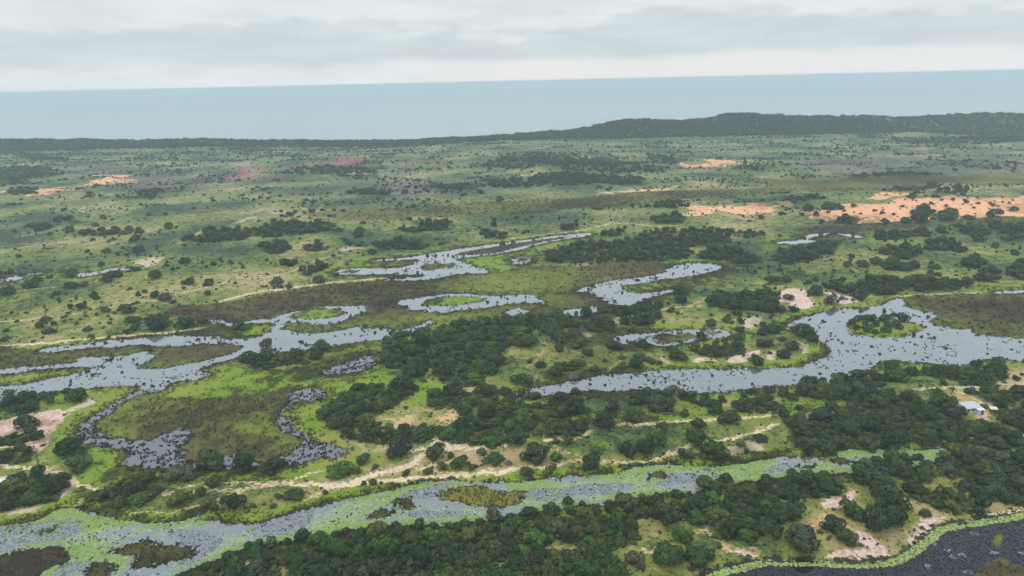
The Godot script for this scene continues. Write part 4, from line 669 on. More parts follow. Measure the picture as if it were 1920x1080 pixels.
	grove("on the meadow before the upper channel", "the upper channel", [
		[-127.9, 574.8, 4.1, "d"], [-147.4, 581.6, 4.5, "d"], [-115.8, 513.7, 3.9, "d"], [-124.0, 520.3, 3.1, "d"], [-140.9, 452.2, 3.1, "d"], [-134.8, 440.8, 3.9, "d"],
		[-114.8, 437.5, 2.0, "d"], [-122.3, 422.1, 5.0, "d"], [-138.0, 411.3, 2.9, "r"], [-147.0, 417.4, 4.2, "g"], [-131.5, 535.6, 3.2, "d"], [-123.6, 549.6, 4.8, "d"],
		[-85.6, 510.1, 3.1, "d"], [-210.3, 655.0, 4.6, "d"], [-10.4, 713.4, 5.3, "d"], [-33.2, 768.4, 4.5, "d"], [-51.4, 751.5, 3.2, "d"], [-108.6, 802.8, 3.4, "d"],
		[-127.9, 484.4, 1.9, "d"], [-162.5, 444.1, 1.3, "d"], [-119.6, 784.0, 5.0, "d"], [-53.4, 519.5, 2.4, "g"]
	])


# ---------------------------------------------------------------- painting outlines into maps

func fill(im: Image, poly: PackedVector2Array, at: Vector2, scale: Vector2, value: int) -> void:
	# even-odd scan fill; at is the map's corner, scale pixels per metre
	var w := im.get_width()
	var h := im.get_height()
	var n := poly.size()
	var low := INF
	var high := -INF
	var mapped := PackedVector2Array()
	for q in poly:
		var m := (q - at) * scale
		mapped.append(m)
		low = minf(low, m.y)
		high = maxf(high, m.y)
	var r0 := maxi(0, int(floor(low)))
	var r1 := mini(h - 1, int(ceil(high)))
	if r1 < r0:
		return
	var rows := []
	rows.resize(r1 - r0 + 1)
	for i in n:
		var a := mapped[i]
		var b := mapped[(i + 1) % n]
		if a.y == b.y:
			continue
		if a.y > b.y:
			var t := a
			a = b
			b = t
		var first := maxi(r0, int(ceil(a.y - 0.5)))
		var last := mini(r1, int(ceil(b.y - 0.5)) - 1)
		var slope := (b.x - a.x) / (b.y - a.y)
		for r in range(first, last + 1):
			if rows[r - r0] == null:
				rows[r - r0] = []
			rows[r - r0].append(a.x + (r + 0.5 - a.y) * slope)
	var color := Color((value + 0.5) / 255.0, 0, 0)
	for r in range(r0, r1 + 1):
		if rows[r - r0] == null:
			continue
		var xs: Array = rows[r - r0]
		xs.sort()
		for k in range(0, xs.size() - 1, 2):
			var x0 := clampi(int(round(xs[k])), 0, w)
			var x1 := clampi(int(round(xs[k + 1])), 0, w)
			if x1 > x0:
				im.fill_rect(Rect2i(x0, r, x1 - x0, 1), color)


func paint_classes() -> void:
	for z in ZONES:
		var im := Image.create(z[3], z[4], false, Image.FORMAT_L8)
		im.fill(Color(0, 0, 0))
		var at := Vector2(-z[2], z[0])
		var scale := Vector2(z[3] / (2.0 * z[2]), z[4] / (z[1] - z[0]))
		for list in [covers, bands, shores, tracks, reeds, rims, waters, inner, overlay]:
			for entry in list:
				fill(im, entry[1], at, scale, entry[0])
		class_maps.append(im.get_data())


func class_at(x: float, d: float) -> int:
	for k in 4:
		var z: Array = ZONES[k]
		if d < z[1]:
			var i := int((x + z[2]) / (2.0 * z[2]) * z[3])
			var j := int((d - z[0]) / (z[1] - z[0]) * z[4])
			if i < 0 or j < 0 or i >= z[3]:
				return MEADOW
			return class_maps[k][j * z[3] + i]
	return MEADOW


func measure_wetness() -> void:
	# where the land lies level with the water: a coarse map of water, widened
	wet_w = 370
	wet_h = 130
	var im := Image.create(wet_w, wet_h, false, Image.FORMAT_L8)
	for list in [waters, reeds]:
		for entry in list:
			fill(im, entry[1], Vector2(-1480, 80), Vector2(0.125, 0.125), 200)
	var bytes := im.get_data()
	wet.resize(wet_w * wet_h)
	for j in wet_h:
		for i in wet_w:
			var s := 0.0
			for dj in range(-3, 4):
				for di in range(-3, 4):
					var y := clampi(j + dj, 0, wet_h - 1)
					var x := clampi(i + di, 0, wet_w - 1)
					if bytes[y * wet_w + x]:
						s = maxf(s, 1.0 - maxf(0.0, Vector2(di, dj).length() - 1.4) / 2.0)
			wet[j * wet_w + i] = s


func dryness(x: float, d: float) -> float:
	var u := clampf((x + 1480.0) * 0.125 - 0.5, 0.0, wet_w - 1.001)
	var v := clampf((d - 80.0) * 0.125 - 0.5, 0.0, wet_h - 1.001)
	var i := int(u)
	var j := int(v)
	var fu := u - i
	var fv := v - j
	var k := j * wet_w + i
	return 1.0 - lerpf(lerpf(wet[k], wet[k + 1], fu), lerpf(wet[k + wet_w], wet[k + wet_w + 1], fu), fv)


func height(x: float, d: float) -> float:
	var y := 0.0
	if d < 1250.0:
		var amp := lerpf(1.2, 5.0, clampf((d - 180.0) / 600.0, 0.0, 1.0))
		y = maxf(relief.get_noise_2d(x, d) + 0.12, 0.0) * amp * dryness(x, d) if d > 80.0 else 0.0
	else:
		y = maxf(relief.get_noise_2d(x, d) + 0.12, 0.0) * 5.0
	if d > 1200.0:
		var crest := 0.0
		var n := RIDGE.size()
		if x <= RIDGE[0][0]:
			crest = RIDGE[0][1]
		elif x >= RIDGE[n - 1][0]:
			crest = RIDGE[n - 1][1]
		else:
			for i in n - 1:
				if x < RIDGE[i + 1][0]:
					var t: float = (x - RIDGE[i][0]) / (RIDGE[i + 1][0] - RIDGE[i][0])
					crest = lerpf(RIDGE[i][1], RIDGE[i + 1][1], t * t * (3.0 - 2.0 * t))
					break
		var rough := relief.get_noise_2d(x * 2.2, d * 2.2 + 900.0) * 3.0
		var near := exp(-pow((d - 1500.0) / 75.0, 2.0))
		y = lerpf(y, 0.0, smoothstep(1250.0, 1420.0, d)) + (crest + rough * clampf(crest * 0.12, 0.0, 1.0)) * near
		if d > 1520.0:
			y -= smoothstep(1520.0, 1680.0, d) * 26.0
	return y


func on_ground(x: float, d: float, lift := 0.0) -> Vector3:
	return Vector3(x, height(x, d) + lift, -d)


# ---------------------------------------------------------------- ground

func make_palette() -> void:
	# four colours per cover as they look in flat daylight, and how many dark tufts in 256
	var looks := {
		MEADOW: [[60, 72, 38], [80, 94, 44], [100, 112, 50], [118, 124, 58], [138, 132, 78], [166, 146, 112], 30],
		LUSH: [[70, 78, 32], [84, 103, 33], [99, 123, 37], [112, 136, 43], [124, 134, 54], [136, 132, 70], 9],
		HAZEGRASS: [[58, 72, 54], [78, 92, 66], [96, 108, 74], [110, 118, 82], [126, 124, 94], [150, 136, 116], 34],  # drier far grass, greyed further by distance haze painted into its colours
		BANK: [[52, 52, 28], [64, 66, 28], [78, 82, 30], [90, 96, 34], [98, 102, 40], [104, 92, 52], 34],
		REED: [[54, 48, 34], [68, 62, 38], [82, 80, 40], [92, 96, 42], [104, 108, 50], [112, 102, 66], 40],
		REDREED: [[52, 44, 36], [64, 54, 42], [76, 64, 44], [84, 74, 46], [88, 84, 48], [96, 98, 52], 40],
		DRYREED: [[58, 56, 34], [80, 78, 38], [106, 98, 44], [126, 114, 52], [104, 110, 48], [86, 96, 44], 46],
		MARSHGRASS: [[78, 64, 50], [86, 80, 44], [92, 94, 40], [98, 110, 40], [108, 120, 46], [124, 116, 68], 32],
		DRY: [[92, 98, 50], [112, 116, 58], [130, 126, 68], [144, 132, 82], [158, 138, 98], [168, 146, 112], 24],
		HEATH: [[72, 80, 62], [84, 90, 70], [96, 98, 78], [106, 102, 86], [116, 108, 96], [124, 114, 104], 34],
		MAROON: [[100, 74, 70], [124, 76, 78], [142, 86, 86], [152, 96, 92], [130, 96, 86], [110, 100, 76], 20],
		SAND: [[120, 110, 70], [172, 132, 96], [208, 152, 112], [226, 166, 124], [234, 178, 138], [196, 156, 122], 16],
		PALE: [[120, 114, 80], [150, 134, 108], [170, 150, 124], [188, 168, 142], [200, 182, 158], [176, 164, 138], 18],
		PINK: [[118, 112, 66], [156, 130, 104], [186, 152, 134], [206, 174, 162], [216, 190, 180], [172, 150, 122], 24],
		STRAWSAND: [[108, 112, 54], [130, 122, 64], [152, 134, 80], [172, 146, 96], [190, 160, 116], [198, 164, 126], 26],
		YARD: [[118, 122, 54], [136, 130, 64], [150, 136, 74], [164, 142, 86], [178, 148, 98], [188, 154, 108], 6],
		SCRUB: [[40, 46, 26], [52, 60, 30], [64, 76, 36], [78, 90, 42], [94, 100, 52], [112, 104, 70], 70],
		PATH: [[132, 124, 80], [172, 148, 112], [198, 170, 140], [212, 186, 158], [220, 196, 170], [186, 164, 132], 14],
		RIM: [[36, 34, 26], [44, 42, 30], [54, 50, 34], [62, 58, 36], [74, 66, 42], [80, 74, 46], 50],
	}
	palette.resize(CLASSES * 64 * 3)
	speck.resize(CLASSES)
	for c in CLASSES:
		var l: Array = looks.get(c, looks[RIM])
		speck[c] = l[6]
		for t in 64:
			var f := t / 63.0 * 5.0
			var k := mini(int(f), 4)
			f -= k
			for ch in 3:
				var v := lerpf(pow(l[k][ch] / 255.0, 2.2), pow(l[k + 1][ch] / 255.0, 2.2), f) * DAYLIGHT
				palette[(c * 64 + t) * 3 + ch] = int(clampf(pow(v, 1.0 / 2.2) * 255.0, 0.0, 255.0))


func noise_tile(n_seed: int, frequency: float, octaves: int) -> PackedByteArray:
	var n := FastNoiseLite.new()
	n.seed = n_seed
	n.frequency = frequency
	n.fractal_octaves = octaves
	var im := n.get_seamless_image(GRAIN, GRAIN)
	im.convert(Image.FORMAT_L8)
	return im.get_data()


func compose(k: int) -> Image:
	var z: Array = ZONES[k]
	var w: int = z[3]
	var h: int = z[4]
	var map := class_maps[k]
	var px: float = 2.0 * z[2] / w
	var pz: float = (z[1] - z[0]) / h
	var out := PackedByteArray()
	out.resize(w * h * 3)
	var mask := GRAIN - 1
	var o := 0
	for j in h:
		var d: float = z[0] + (j + 0.5) * pz
		var sx := ragged(d) / px / 128.0
		var sz := ragged(d) / pz / 128.0
		var rf := (int(d * 4.0) & mask) * GRAIN
		var rm := (int(d * 1.1) & mask) * GRAIN
		var rc := (int(d * 0.42) & mask) * GRAIN
		var rc2 := (int(d * 0.55 + 300.0) & mask) * GRAIN
		var far_haze := (d - 620.0) * 0.18  # painted haze greys more of the meadow with distance
		var wide := clampf((d - 545.0) * 0.004, 0.0, 0.5) / px
		var deep := clampf((d - 545.0) * 0.0018, 0.0, 0.2) / pz
		var x: float = -z[2] + 40000.0
		for i in w:
			var f := grain_a[rf + (int(x * 4.0) & mask)]
			var g := grain_b[rf + (int(x * 4.0) & mask)]
			var m := grain_b[rm + (int(x * 1.1) & mask)]
			var b := broad[rc + (int(x * 0.42) & mask)]
			var ii := i + int((f - 128 + (m - 128) * 1.4) * sx + (b - 128) * wide)
			var jj := j + int((g - 128 + (m - 128) * 1.1) * sz + (broad[rc2 + (int(x * 0.55) & mask)] - 128) * deep)
			if ii < 0 or ii >= w:
				ii = i
			if jj < 0 or jj >= h:
				jj = j
			var c := map[jj * w + ii]
			if c == MEADOW and (b - 128) * 0.9 + (f - 128) * 1.2 + (m - 128) * 0.8 < far_haze:
				c = HAZEGRASS
			elif c == LUSH and (b - 128) * 1.0 + (m - 128) * 0.7 + (f - 128) * 0.4 < -22:
				c = BANK
			elif c == BANK and (b - 128) * 0.8 + (m - 128) * 0.8 + (f - 128) * 0.4 > 26:
				c = LUSH
			var t := (b - 128) * 0.36 + (m - 128) * 0.20 + (f - 128) * 0.18 + 29.0
			if g > 250 - speck[c]:
				t = t * 0.3 - 4.0
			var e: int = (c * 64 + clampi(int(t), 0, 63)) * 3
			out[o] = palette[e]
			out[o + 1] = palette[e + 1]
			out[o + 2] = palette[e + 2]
			o += 3
			x += px
	return Image.create_from_data(w, h, false, Image.FORMAT_RGB8, out)


func ragged(d: float) -> float:
	# how far, in metres, growth blurs an outline at that distance
	return 1.2 + d * 0.0024 + maxf(0.0, d - 600.0) * 0.004


func frayed(x: float, d: float) -> Vector2:
	# the place whose cover shows at (x, d): the same raggedness for the ground and for the water's edge
	var mask := GRAIN - 1
	var u := x + 40000.0
	var k := (int(d * 4.0) & mask) * GRAIN + (int(u * 4.0) & mask)
	var f := grain_a[k] - 128
	var g := grain_b[k] - 128
	var m := grain_b[(int(d * 1.1) & mask) * GRAIN + (int(u * 1.1) & mask)] - 128
	return Vector2(x + (f + m * 1.4) * ragged(d) / 128.0, d + (g + m * 1.1) * ragged(d) / 128.0)


func build_ground() -> void:
	make_palette()
	grain_a = noise_tile(3, 0.16, 3)
	grain_b = noise_tile(14, 0.11, 4)
	broad = noise_tile(25, 0.022, 4)
	var images := [null, null, null, null]
	var group := WorkerThreadPool.add_group_task(func(k): images[k] = compose(k), 4)
	WorkerThreadPool.wait_for_group_task_completion(group)
	var mesh := ArrayMesh.new()
	var rows := []
	var d := 95.0
	while d < 1900.0:
		rows.append(d)
		var next := d + maxf(2.4, d * 0.011)
		for edge in [260.0, 480.0, 950.0, 1900.0]:
			if d < edge and next > edge - 0.5:
				next = edge
		d = next
	rows.append(1900.0)
	var across := 260
	for k in 4:
		var z: Array = ZONES[k]
		var v := PackedVector3Array()
		var nrm := PackedVector3Array()
		var uv := PackedVector2Array()
		var idx := PackedInt32Array()
		var count := 0
		for r in rows:
			if r < z[0] or r > z[1]:
				continue
			var half: float = r * 0.95 + 130.0
			for i in across + 1:
				var x: float = (float(i) / across * 2.0 - 1.0) * half
				var e: float = 2.0 + r * 0.005
				var y := height(x, r)
				v.append(Vector3(x, y, -r))
				nrm.append(Vector3((height(x - e, r) - height(x + e, r)) / (2.0 * e), 1.0, (height(x, r + e) - height(x, r - e)) / (2.0 * e)).normalized())
				uv.append(Vector2((x + z[2]) / (2.0 * z[2]), (r - z[0]) / (z[1] - z[0])))
			if count > 0:
				for i in across:
					var a := (count - 1) * (across + 1) + i
					var b := a + across + 1
					idx.append_array([a, b, a + 1, a + 1, b, b + 1])
			count += 1
		var arrays := []
		arrays.resize(Mesh.ARRAY_MAX)
		arrays[Mesh.ARRAY_VERTEX] = v
		arrays[Mesh.ARRAY_NORMAL] = nrm
		arrays[Mesh.ARRAY_TEX_UV] = uv
		arrays[Mesh.ARRAY_INDEX] = idx
		mesh.add_surface_from_arrays(Mesh.PRIMITIVE_TRIANGLES, arrays)
		var m := StandardMaterial3D.new()
		m.albedo_texture = ImageTexture.create_from_image(images[k])
		m.texture_repeat = false
		m.roughness = 0.95
		m.metallic_specular = 0.2
		mesh.surface_set_material(k, m)
	# the land under and behind the viewer
	var st := SurfaceTool.new()
	st.begin(Mesh.PRIMITIVE_TRIANGLES)
	quad(st, Vector3(-220, 0, -95), Vector3(220, 0, -95), Vector3(900, 0, 700), Vector3(-900, 0, 700))
	st.generate_normals()
	var behind := StandardMaterial3D.new()
	behind.albedo_color = Color8(102, 106, 58)
	behind.roughness = 0.95
	st.set_material(behind)
	st.commit(mesh)
	structure("ground", "rolling coastal grassland with reed marsh, bare sand patches and sandy tracks", "ground", mesh)


func structure(called: String, label: String, category: String, mesh: Mesh, material: Material = null) -> MeshInstance3D:
	var o := MeshInstance3D.new()
	o.name = numbered(called)
	o.mesh = mesh
	if material:
		o.material_override = material
	o.set_meta("kind", "structure")
	o.set_meta("label", label)
	o.set_meta("category", category)
	add_child(o, true)
	return o


func numbered(called: String) -> String:
	var n: int = used_names.get(called, 0)
	used_names[called] = n + 1
	return called if n == 0 else "%s_%03d" % [called, n]


func quad(st: SurfaceTool, a: Vector3, b: Vector3, c: Vector3, d: Vector3) -> void:
	for p in [a, c, b, a, d, c]:
		st.add_vertex(p)


func build_sea() -> void:
	var st := SurfaceTool.new()
	st.begin(Mesh.PRIMITIVE_TRIANGLES)
	var ring := [1560.0, 2000.0, 2700.0, 4000.0, 7000.0, 13000.0, 30000.0]
	for k in ring.size() - 1:
		var a: float = ring[k]
		var b: float = ring[k + 1]
		quad(st, Vector3(-a * 1.3, SEA, -a), Vector3(-b * 1.3, SEA, -b), Vector3(b * 1.3, SEA, -b), Vector3(a * 1.3, SEA, -a))
	st.generate_normals()
	var m := StandardMaterial3D.new()
	m.albedo_color = Color(0.07, 0.125, 0.135).linear_to_srgb()
	m.metallic = 0.0
	m.roughness = 0.14
	m.metallic_specular = 0.75
	m.clearcoat_enabled = true
	m.clearcoat = 0.5
	m.clearcoat_roughness = 0.12
	structure("sea", "calm pale blue sea reaching the hazy horizon", "sea", st.commit(), m)


# ---------------------------------------------------------------- water

func water_material(kind: int) -> StandardMaterial3D:
	if materials.has(kind):
		return materials[kind]
	var m := StandardMaterial3D.new()
	# still water is all gloss: it shows the sky and whatever stands at its edge, broken by faint ripples
	var n := FastNoiseLite.new()
	n.seed = 40 + kind
	n.frequency = 0.05
	n.fractal_octaves = 4
	var ripple := NoiseTexture2D.new()
	ripple.width = 256
	ripple.height = 256
	ripple.seamless = true
	ripple.as_normal_map = true
	ripple.bump_strength = 1.2
	ripple.noise = n
	m.normal_enabled = true
	m.normal_texture = ripple
	m.normal_scale = 0.2
	m.uv1_triplanar = true
	m.uv1_world_triplanar = true
	m.uv1_scale = Vector3.ONE * 0.04
	m.albedo_color = Color(0.075, 0.088, 0.092).linear_to_srgb()
	m.metallic_specular = 1.0
	m.roughness = 0.08
	m.clearcoat_enabled = true
	m.clearcoat = 1.0
	m.clearcoat_roughness = 0.05
	if kind == MARSH:
		m.albedo_color = Color(0.036, 0.036, 0.042).linear_to_srgb()
		m.clearcoat = 0.5
	if kind == DARK:
		m.albedo_color = Color(0.010, 0.010, 0.014).linear_to_srgb()
		m.metallic_specular = 0.35
		m.clearcoat_enabled = false
	materials[kind] = m
	return m


func build_water(b: Array) -> void:
	var low := Vector2.INF
	var high := -Vector2.INF
	for poly in b[3]:
		for q in poly:
			low = low.min(q)
			high = high.max(q)
	low.x = maxf(low.x, -620.0)
	high.x = minf(high.x, 620.0)
	var cell := clampf((low.y + high.y) * 0.5 * 0.0017, 0.36, 1.5)
	var w := int((high.x - low.x) / cell) + 12
	var h := int((high.y - low.y) / cell) + 12
	var at := low - Vector2(cell, cell) * 6.0
	var im := Image.create(w, h, false, Image.FORMAT_L8)
	for poly in b[3]:
		fill(im, poly, at, Vector2(1.0 / cell, 1.0 / cell), 255)
	for poly in b[4]:
		fill(im, poly, at, Vector2(1.0 / cell, 1.0 / cell), 0)
	var mask := im.get_data()
	var g := mask.duplicate()
	for j in h:
		for i in w:
			var q := (frayed(at.x + (i + 0.5) * cell, at.y + (j + 0.5) * cell) - at) / cell
			g[j * w + i] = mask[clampi(int(q.y), 0, h - 1) * w + clampi(int(q.x), 0, w - 1)]
	var v := PackedVector3Array()
	var idx := PackedInt32Array()
	var level := 0.05
	for j in h - 1:
		var run := -1
		for i in w:
			var s := 0
			if i < w - 1:
				var k := j * w + i
				s = (1 if g[k] > 100 else 0) + (2 if g[k + 1] > 100 else 0) + (4 if g[k + w + 1] > 100 else 0) + (8 if g[k + w] > 100 else 0)
			if s == 15:
				if run < 0:
					run = i
				continue
			if run >= 0:
				var n := v.size()
				var x0 := at.x + (run + 0.5) * cell
				var x1 := at.x + (i + 0.5) * cell
				var z0 := -(at.y + (j + 0.5) * cell)
				v.append_array([Vector3(x0, level, z0), Vector3(x1, level, z0), Vector3(x1, level, z0 - cell), Vector3(x0, level, z0 - cell)])
				idx.append_array([n, n + 2, n + 1, n, n + 3, n + 2])
				run = -1
			if s == 0:
				continue
			# corners anticlockwise with the middles of the edges that the shore crosses
			var ring := PackedVector2Array()
			var c := [Vector2(0, 0), Vector2(1, 0), Vector2(1, 1), Vector2(0, 1)]
			for e in 4:
				var inside := (s >> e) & 1
				var after := (s >> ((e + 1) % 4)) & 1
				if inside:
					ring.append(c[e])
				if inside != after:
					ring.append((c[e] + c[(e + 1) % 4]) * 0.5)
			var n2 := v.size()
			for q in ring:
				v.append(Vector3(at.x + (i + 0.5 + q.x) * cell, level, -(at.y + (j + 0.5 + q.y) * cell)))
			for e in range(1, ring.size() - 1):
				idx.append_array([n2, n2 + e + 1, n2 + e])
	var nrm := PackedVector3Array()
	nrm.resize(v.size())
	nrm.fill(Vector3.UP)
	var arrays := []
	arrays.resize(Mesh.ARRAY_MAX)
	arrays[Mesh.ARRAY_VERTEX] = v
	arrays[Mesh.ARRAY_NORMAL] = nrm
	arrays[Mesh.ARRAY_INDEX] = idx
	var mesh := ArrayMesh.new()
	mesh.add_surface_from_arrays(Mesh.PRIMITIVE_TRIANGLES, arrays)
	structure(b[0], b[1], "water", mesh, water_material(b[2]))


# ---------------------------------------------------------------- plants: shapes

func leaf_shape(n_seed: int, lobes: int, leaves: int, size: float, tall: float) -> ArrayMesh:
	# a rounded crown of radius 1: lobes over a dome, each set with small leaf sprays facing out
	var r := RandomNumberGenerator.new()
	r.seed = n_seed
	var centres := [Vector3(0, tall * 0.42, 0)]
	var radii := [0.5]
	for k in lobes:
		var az := r.randf() * TAU
		var up := pow(r.randf(), 0.8)
		var flat := sqrt(maxf(0.0, 1.0 - up * up))
		var far := r.randf_range(0.42, 0.86)
		centres.append(Vector3(cos(az) * flat * far, tall * (0.20 + 0.55 * up * r.randf_range(0.8, 1.1)), sin(az) * flat * far))
		radii.append(r.randf_range(0.17, 0.40))
	var v := PackedVector3Array()
	var nrm := PackedVector3Array()
	var col := PackedColorArray()
	var idx := PackedInt32Array()
	for k in centres.size():
		var tone := r.randf_range(0.6, 1.5)
		var warm := r.randf_range(-0.1, 0.12)
		var c := Color(tone * (1.0 + warm), tone, tone * (1.0 - warm * 0.6))
		var many := int(leaves * (radii[k] * radii[k]) / 0.1)
		for n in many:
			var dir := Vector3(r.randfn(), r.randfn() + 0.35, r.randfn()).normalized()
			var p: Vector3 = centres[k] + Vector3(dir.x, dir.y * 0.85, dir.z) * radii[k] * r.randf_range(0.82, 1.06)
			if p.y < 0.02:
				continue
			var buried := false
			for q in centres.size():
				if q != k and p.distance_to(centres[q]) < radii[q] * 0.72:
					buried = true
					break
			if buried:
				continue
			var face := (dir + Vector3(r.randfn(), r.randfn(), r.randfn()) * 0.38).normalized()
			var side := face.cross(Vector3(r.randfn(), r.randfn(), r.randfn())).normalized()
			var up2 := face.cross(side)
			var s := size * r.randf_range(0.6, 1.35)
			var base := v.size()
			var tint := c * r.randf_range(0.7, 1.35)
			tint.a = 1.0
			for corner in [-side * s * 0.6, up2 * -s, side * s * 0.6, up2 * s]:
				v.append(p + corner)
				nrm.append((dir * 1.1 + face * 0.6 + corner / s * 0.25).normalized())
				col.append(tint)
			idx.append_array([base, base + 2, base + 1, base, base + 3, base + 2])
	var arrays := []
	arrays.resize(Mesh.ARRAY_MAX)
	arrays[Mesh.ARRAY_VERTEX] = v
	arrays[Mesh.ARRAY_NORMAL] = nrm
	arrays[Mesh.ARRAY_COLOR] = col
	arrays[Mesh.ARRAY_INDEX] = idx
	var mesh := ArrayMesh.new()
	mesh.add_surface_from_arrays(Mesh.PRIMITIVE_TRIANGLES, arrays)
	return mesh


func blade_shape(n_seed: int, blades: int, wide: float, lean: float) -> ArrayMesh:
	# a tuft of height 1: narrow blades leaning out of one root
	var r := RandomNumberGenerator.new()
	r.seed = n_seed
	var v := PackedVector3Array()
	var nrm := PackedVector3Array()
	var col := PackedColorArray()
	var idx := PackedInt32Array()
	for k in blades:
		var az := r.randf() * TAU
		var out := Vector3(cos(az), 0, sin(az))
		var side := Vector3(-out.z, 0, out.x)
		var foot := out * r.randf_range(0.0, 0.5)
		var top := foot + out * lean * r.randf_range(0.2, 1.0) + Vector3.UP * r.randf_range(0.55, 1.0)
		var b := v.size()
		var tone := r.randf_range(0.75, 1.25)
		v.append_array([foot - side * wide, foot + side * wide, top])
		for n in 3:
			nrm.append((out * 0.5 + Vector3.UP).normalized())
			col.append(Color(tone, tone, tone))
		idx.append_array([b, b + 1, b + 2])
	var arrays := []
	arrays.resize(Mesh.ARRAY_MAX)
	arrays[Mesh.ARRAY_VERTEX] = v
	arrays[Mesh.ARRAY_NORMAL] = nrm
	arrays[Mesh.ARRAY_COLOR] = col
	arrays[Mesh.ARRAY_INDEX] = idx
	var mesh := ArrayMesh.new()
	mesh.add_surface_from_arrays(Mesh.PRIMITIVE_TRIANGLES, arrays)
	return mesh


func pad_shape(n_seed: int) -> ArrayMesh:
	# a flat ragged raft of floating leaves, radius about 1
	var r := RandomNumberGenerator.new()
	r.seed = n_seed
	var st := SurfaceTool.new()
	st.begin(Mesh.PRIMITIVE_TRIANGLES)
	var rim := []
	for k in 11:
		var az := TAU * k / 11.0
		rim.append(Vector3(cos(az), 0, sin(az)) * r.randf_range(0.55, 1.1))
	for k in 11:
		for p in [Vector3.ZERO, rim[k], rim[(k + 1) % 11]]:
			st.set_normal(Vector3.UP)
			st.set_color(Color.WHITE)
			st.add_vertex(p)
	return st.commit()


func tube(st: SurfaceTool, a: Vector3, b: Vector3, ra: float, rb: float, sides := 6) -> void:
	var axis := (b - a).normalized()
	var u := axis.cross(Vector3.RIGHT if absf(axis.x) < 0.8 else Vector3.UP).normalized()
	var w := axis.cross(u)
	for k in sides:
		var p := u * cos(TAU * k / sides) + w * sin(TAU * k / sides)
		var q := u * cos(TAU * (k + 1) / sides) + w * sin(TAU * (k + 1) / sides)
		for s in [[a + p * ra, p], [b + q * rb, q], [a + q * ra, q], [a + p * ra, p], [b + p * rb, p], [b + q * rb, q], [b + p * rb, axis], [b, axis], [b + q * rb, axis]]:
			st.set_normal(s[1])
			st.add_vertex(s[0])


func box(st: SurfaceTool, at: Vector3, size: Vector3) -> void:
	var h := size * 0.5
	for n in [Vector3.RIGHT, Vector3.LEFT, Vector3.UP, Vector3.DOWN, Vector3.BACK, Vector3.FORWARD]:
		var u := Vector3(n.y, n.z, n.x)
		var w: Vector3 = n.cross(u)
		var c: Vector3 = at + n * h
		var p := [c - u * h - w * h, c + u * h - w * h, c + u * h + w * h, c - u * h + w * h]
		for i in [0, 2, 1, 0, 3, 2]:
			st.set_normal(n)
			st.add_vertex(p[i])


func begin() -> SurfaceTool:
	var st := SurfaceTool.new()
	st.begin(Mesh.PRIMITIVE_TRIANGLES)
	return st


func part(called: String, mesh: Mesh, material: Material, parent: Node3D) -> MeshInstance3D:
	var o := MeshInstance3D.new()
	o.name = called
	o.mesh = mesh
	o.material_override = material
	parent.add_child(o, true)
	return o


func thing(called: String, label: String, category: String, at: Vector3, turn := 0.0, group := "") -> Node3D:
	var o := Node3D.new()
	o.name = numbered(called)
	o.position = at
	o.rotation.y = turn
	o.set_meta("label", label)
	o.set_meta("category", category)
	if group:
		o.set_meta("group", group)
	add_child(o, true)
	return o


func plain(c: Color, rough := 0.9, shine := 0.3) -> StandardMaterial3D:
	var m := StandardMaterial3D.new()
	m.albedo_color = c.linear_to_srgb()
	m.roughness = rough
	m.metallic_specular = shine
	return m


func leafy(c: Color) -> StandardMaterial3D:
	var m := plain(c, 0.75, 0.25)
	m.vertex_color_use_as_albedo = true
	return m


func mass(called: String, label: String, category: String, pieces: Array, material: Material) -> void:
	# what nobody could count: pieces are [mesh, transforms, colours]
	var o := Node3D.new()
	o.name = numbered(called)
	o.set_meta("kind", "stuff")
	o.set_meta("label", label)
	o.set_meta("category", category)
	add_child(o, true)
	for piece in pieces:
		var n: int = piece[1].size()
		if n == 0:
			continue
		var mm := MultiMesh.new()
		mm.transform_format = MultiMesh.TRANSFORM_3D
		mm.use_colors = true
		mm.instance_count = n
		mm.mesh = piece[0]
		for i in n:
			mm.set_instance_transform(i, piece[1][i])
			mm.set_instance_color(i, piece[2][i])
		var inst := MultiMeshInstance3D.new()
		inst.name = "growth"
		inst.multimesh = mm
		inst.material_override = material
		inst.set_meta("kind", "stuff")
		o.add_child(inst, true)


func in_view(p: Vector3, margin := 0.0) -> bool:
	var q := camera.transform.affine_inverse() * p
	if q.z > -1.0:
		return false
	var half := tan(deg_to_rad(camera.fov) * 0.5)
	return absf(q.x / -q.z) < half * 16.0 / 9.0 + margin and absf(q.y / -q.z) < half + margin


# ---------------------------------------------------------------- trees

const TONES := {"d": ["dark green", Color(0.037, 0.067, 0.022)], "o": ["olive green", Color(0.072, 0.092, 0.026)], "g": ["grey green", Color(0.056, 0.076, 0.042)], "l": ["fresh green", Color(0.050, 0.108, 0.022)], "r": ["brownish", Color(0.066, 0.058, 0.042)]}
const ORDER := ["first", "second", "third", "fourth", "fifth", "sixth", "seventh", "eighth", "ninth", "tenth", "eleventh", "twelfth", "thirteenth", "fourteenth", "fifteenth", "sixteenth", "seventeenth", "eighteenth", "nineteenth"]
const TENS := ["", "", "twenty", "thirty", "forty", "fifty", "sixty", "seventy"]


func ordinal(n: int) -> String:
	n += 1
	if n < 20:
		return ORDER[n - 1]
	if n % 10 == 0:
		return (TENS[n / 10] as String).trim_suffix("y") + "ieth"
	return TENS[n / 10] + "-" + ORDER[n % 10 - 1]


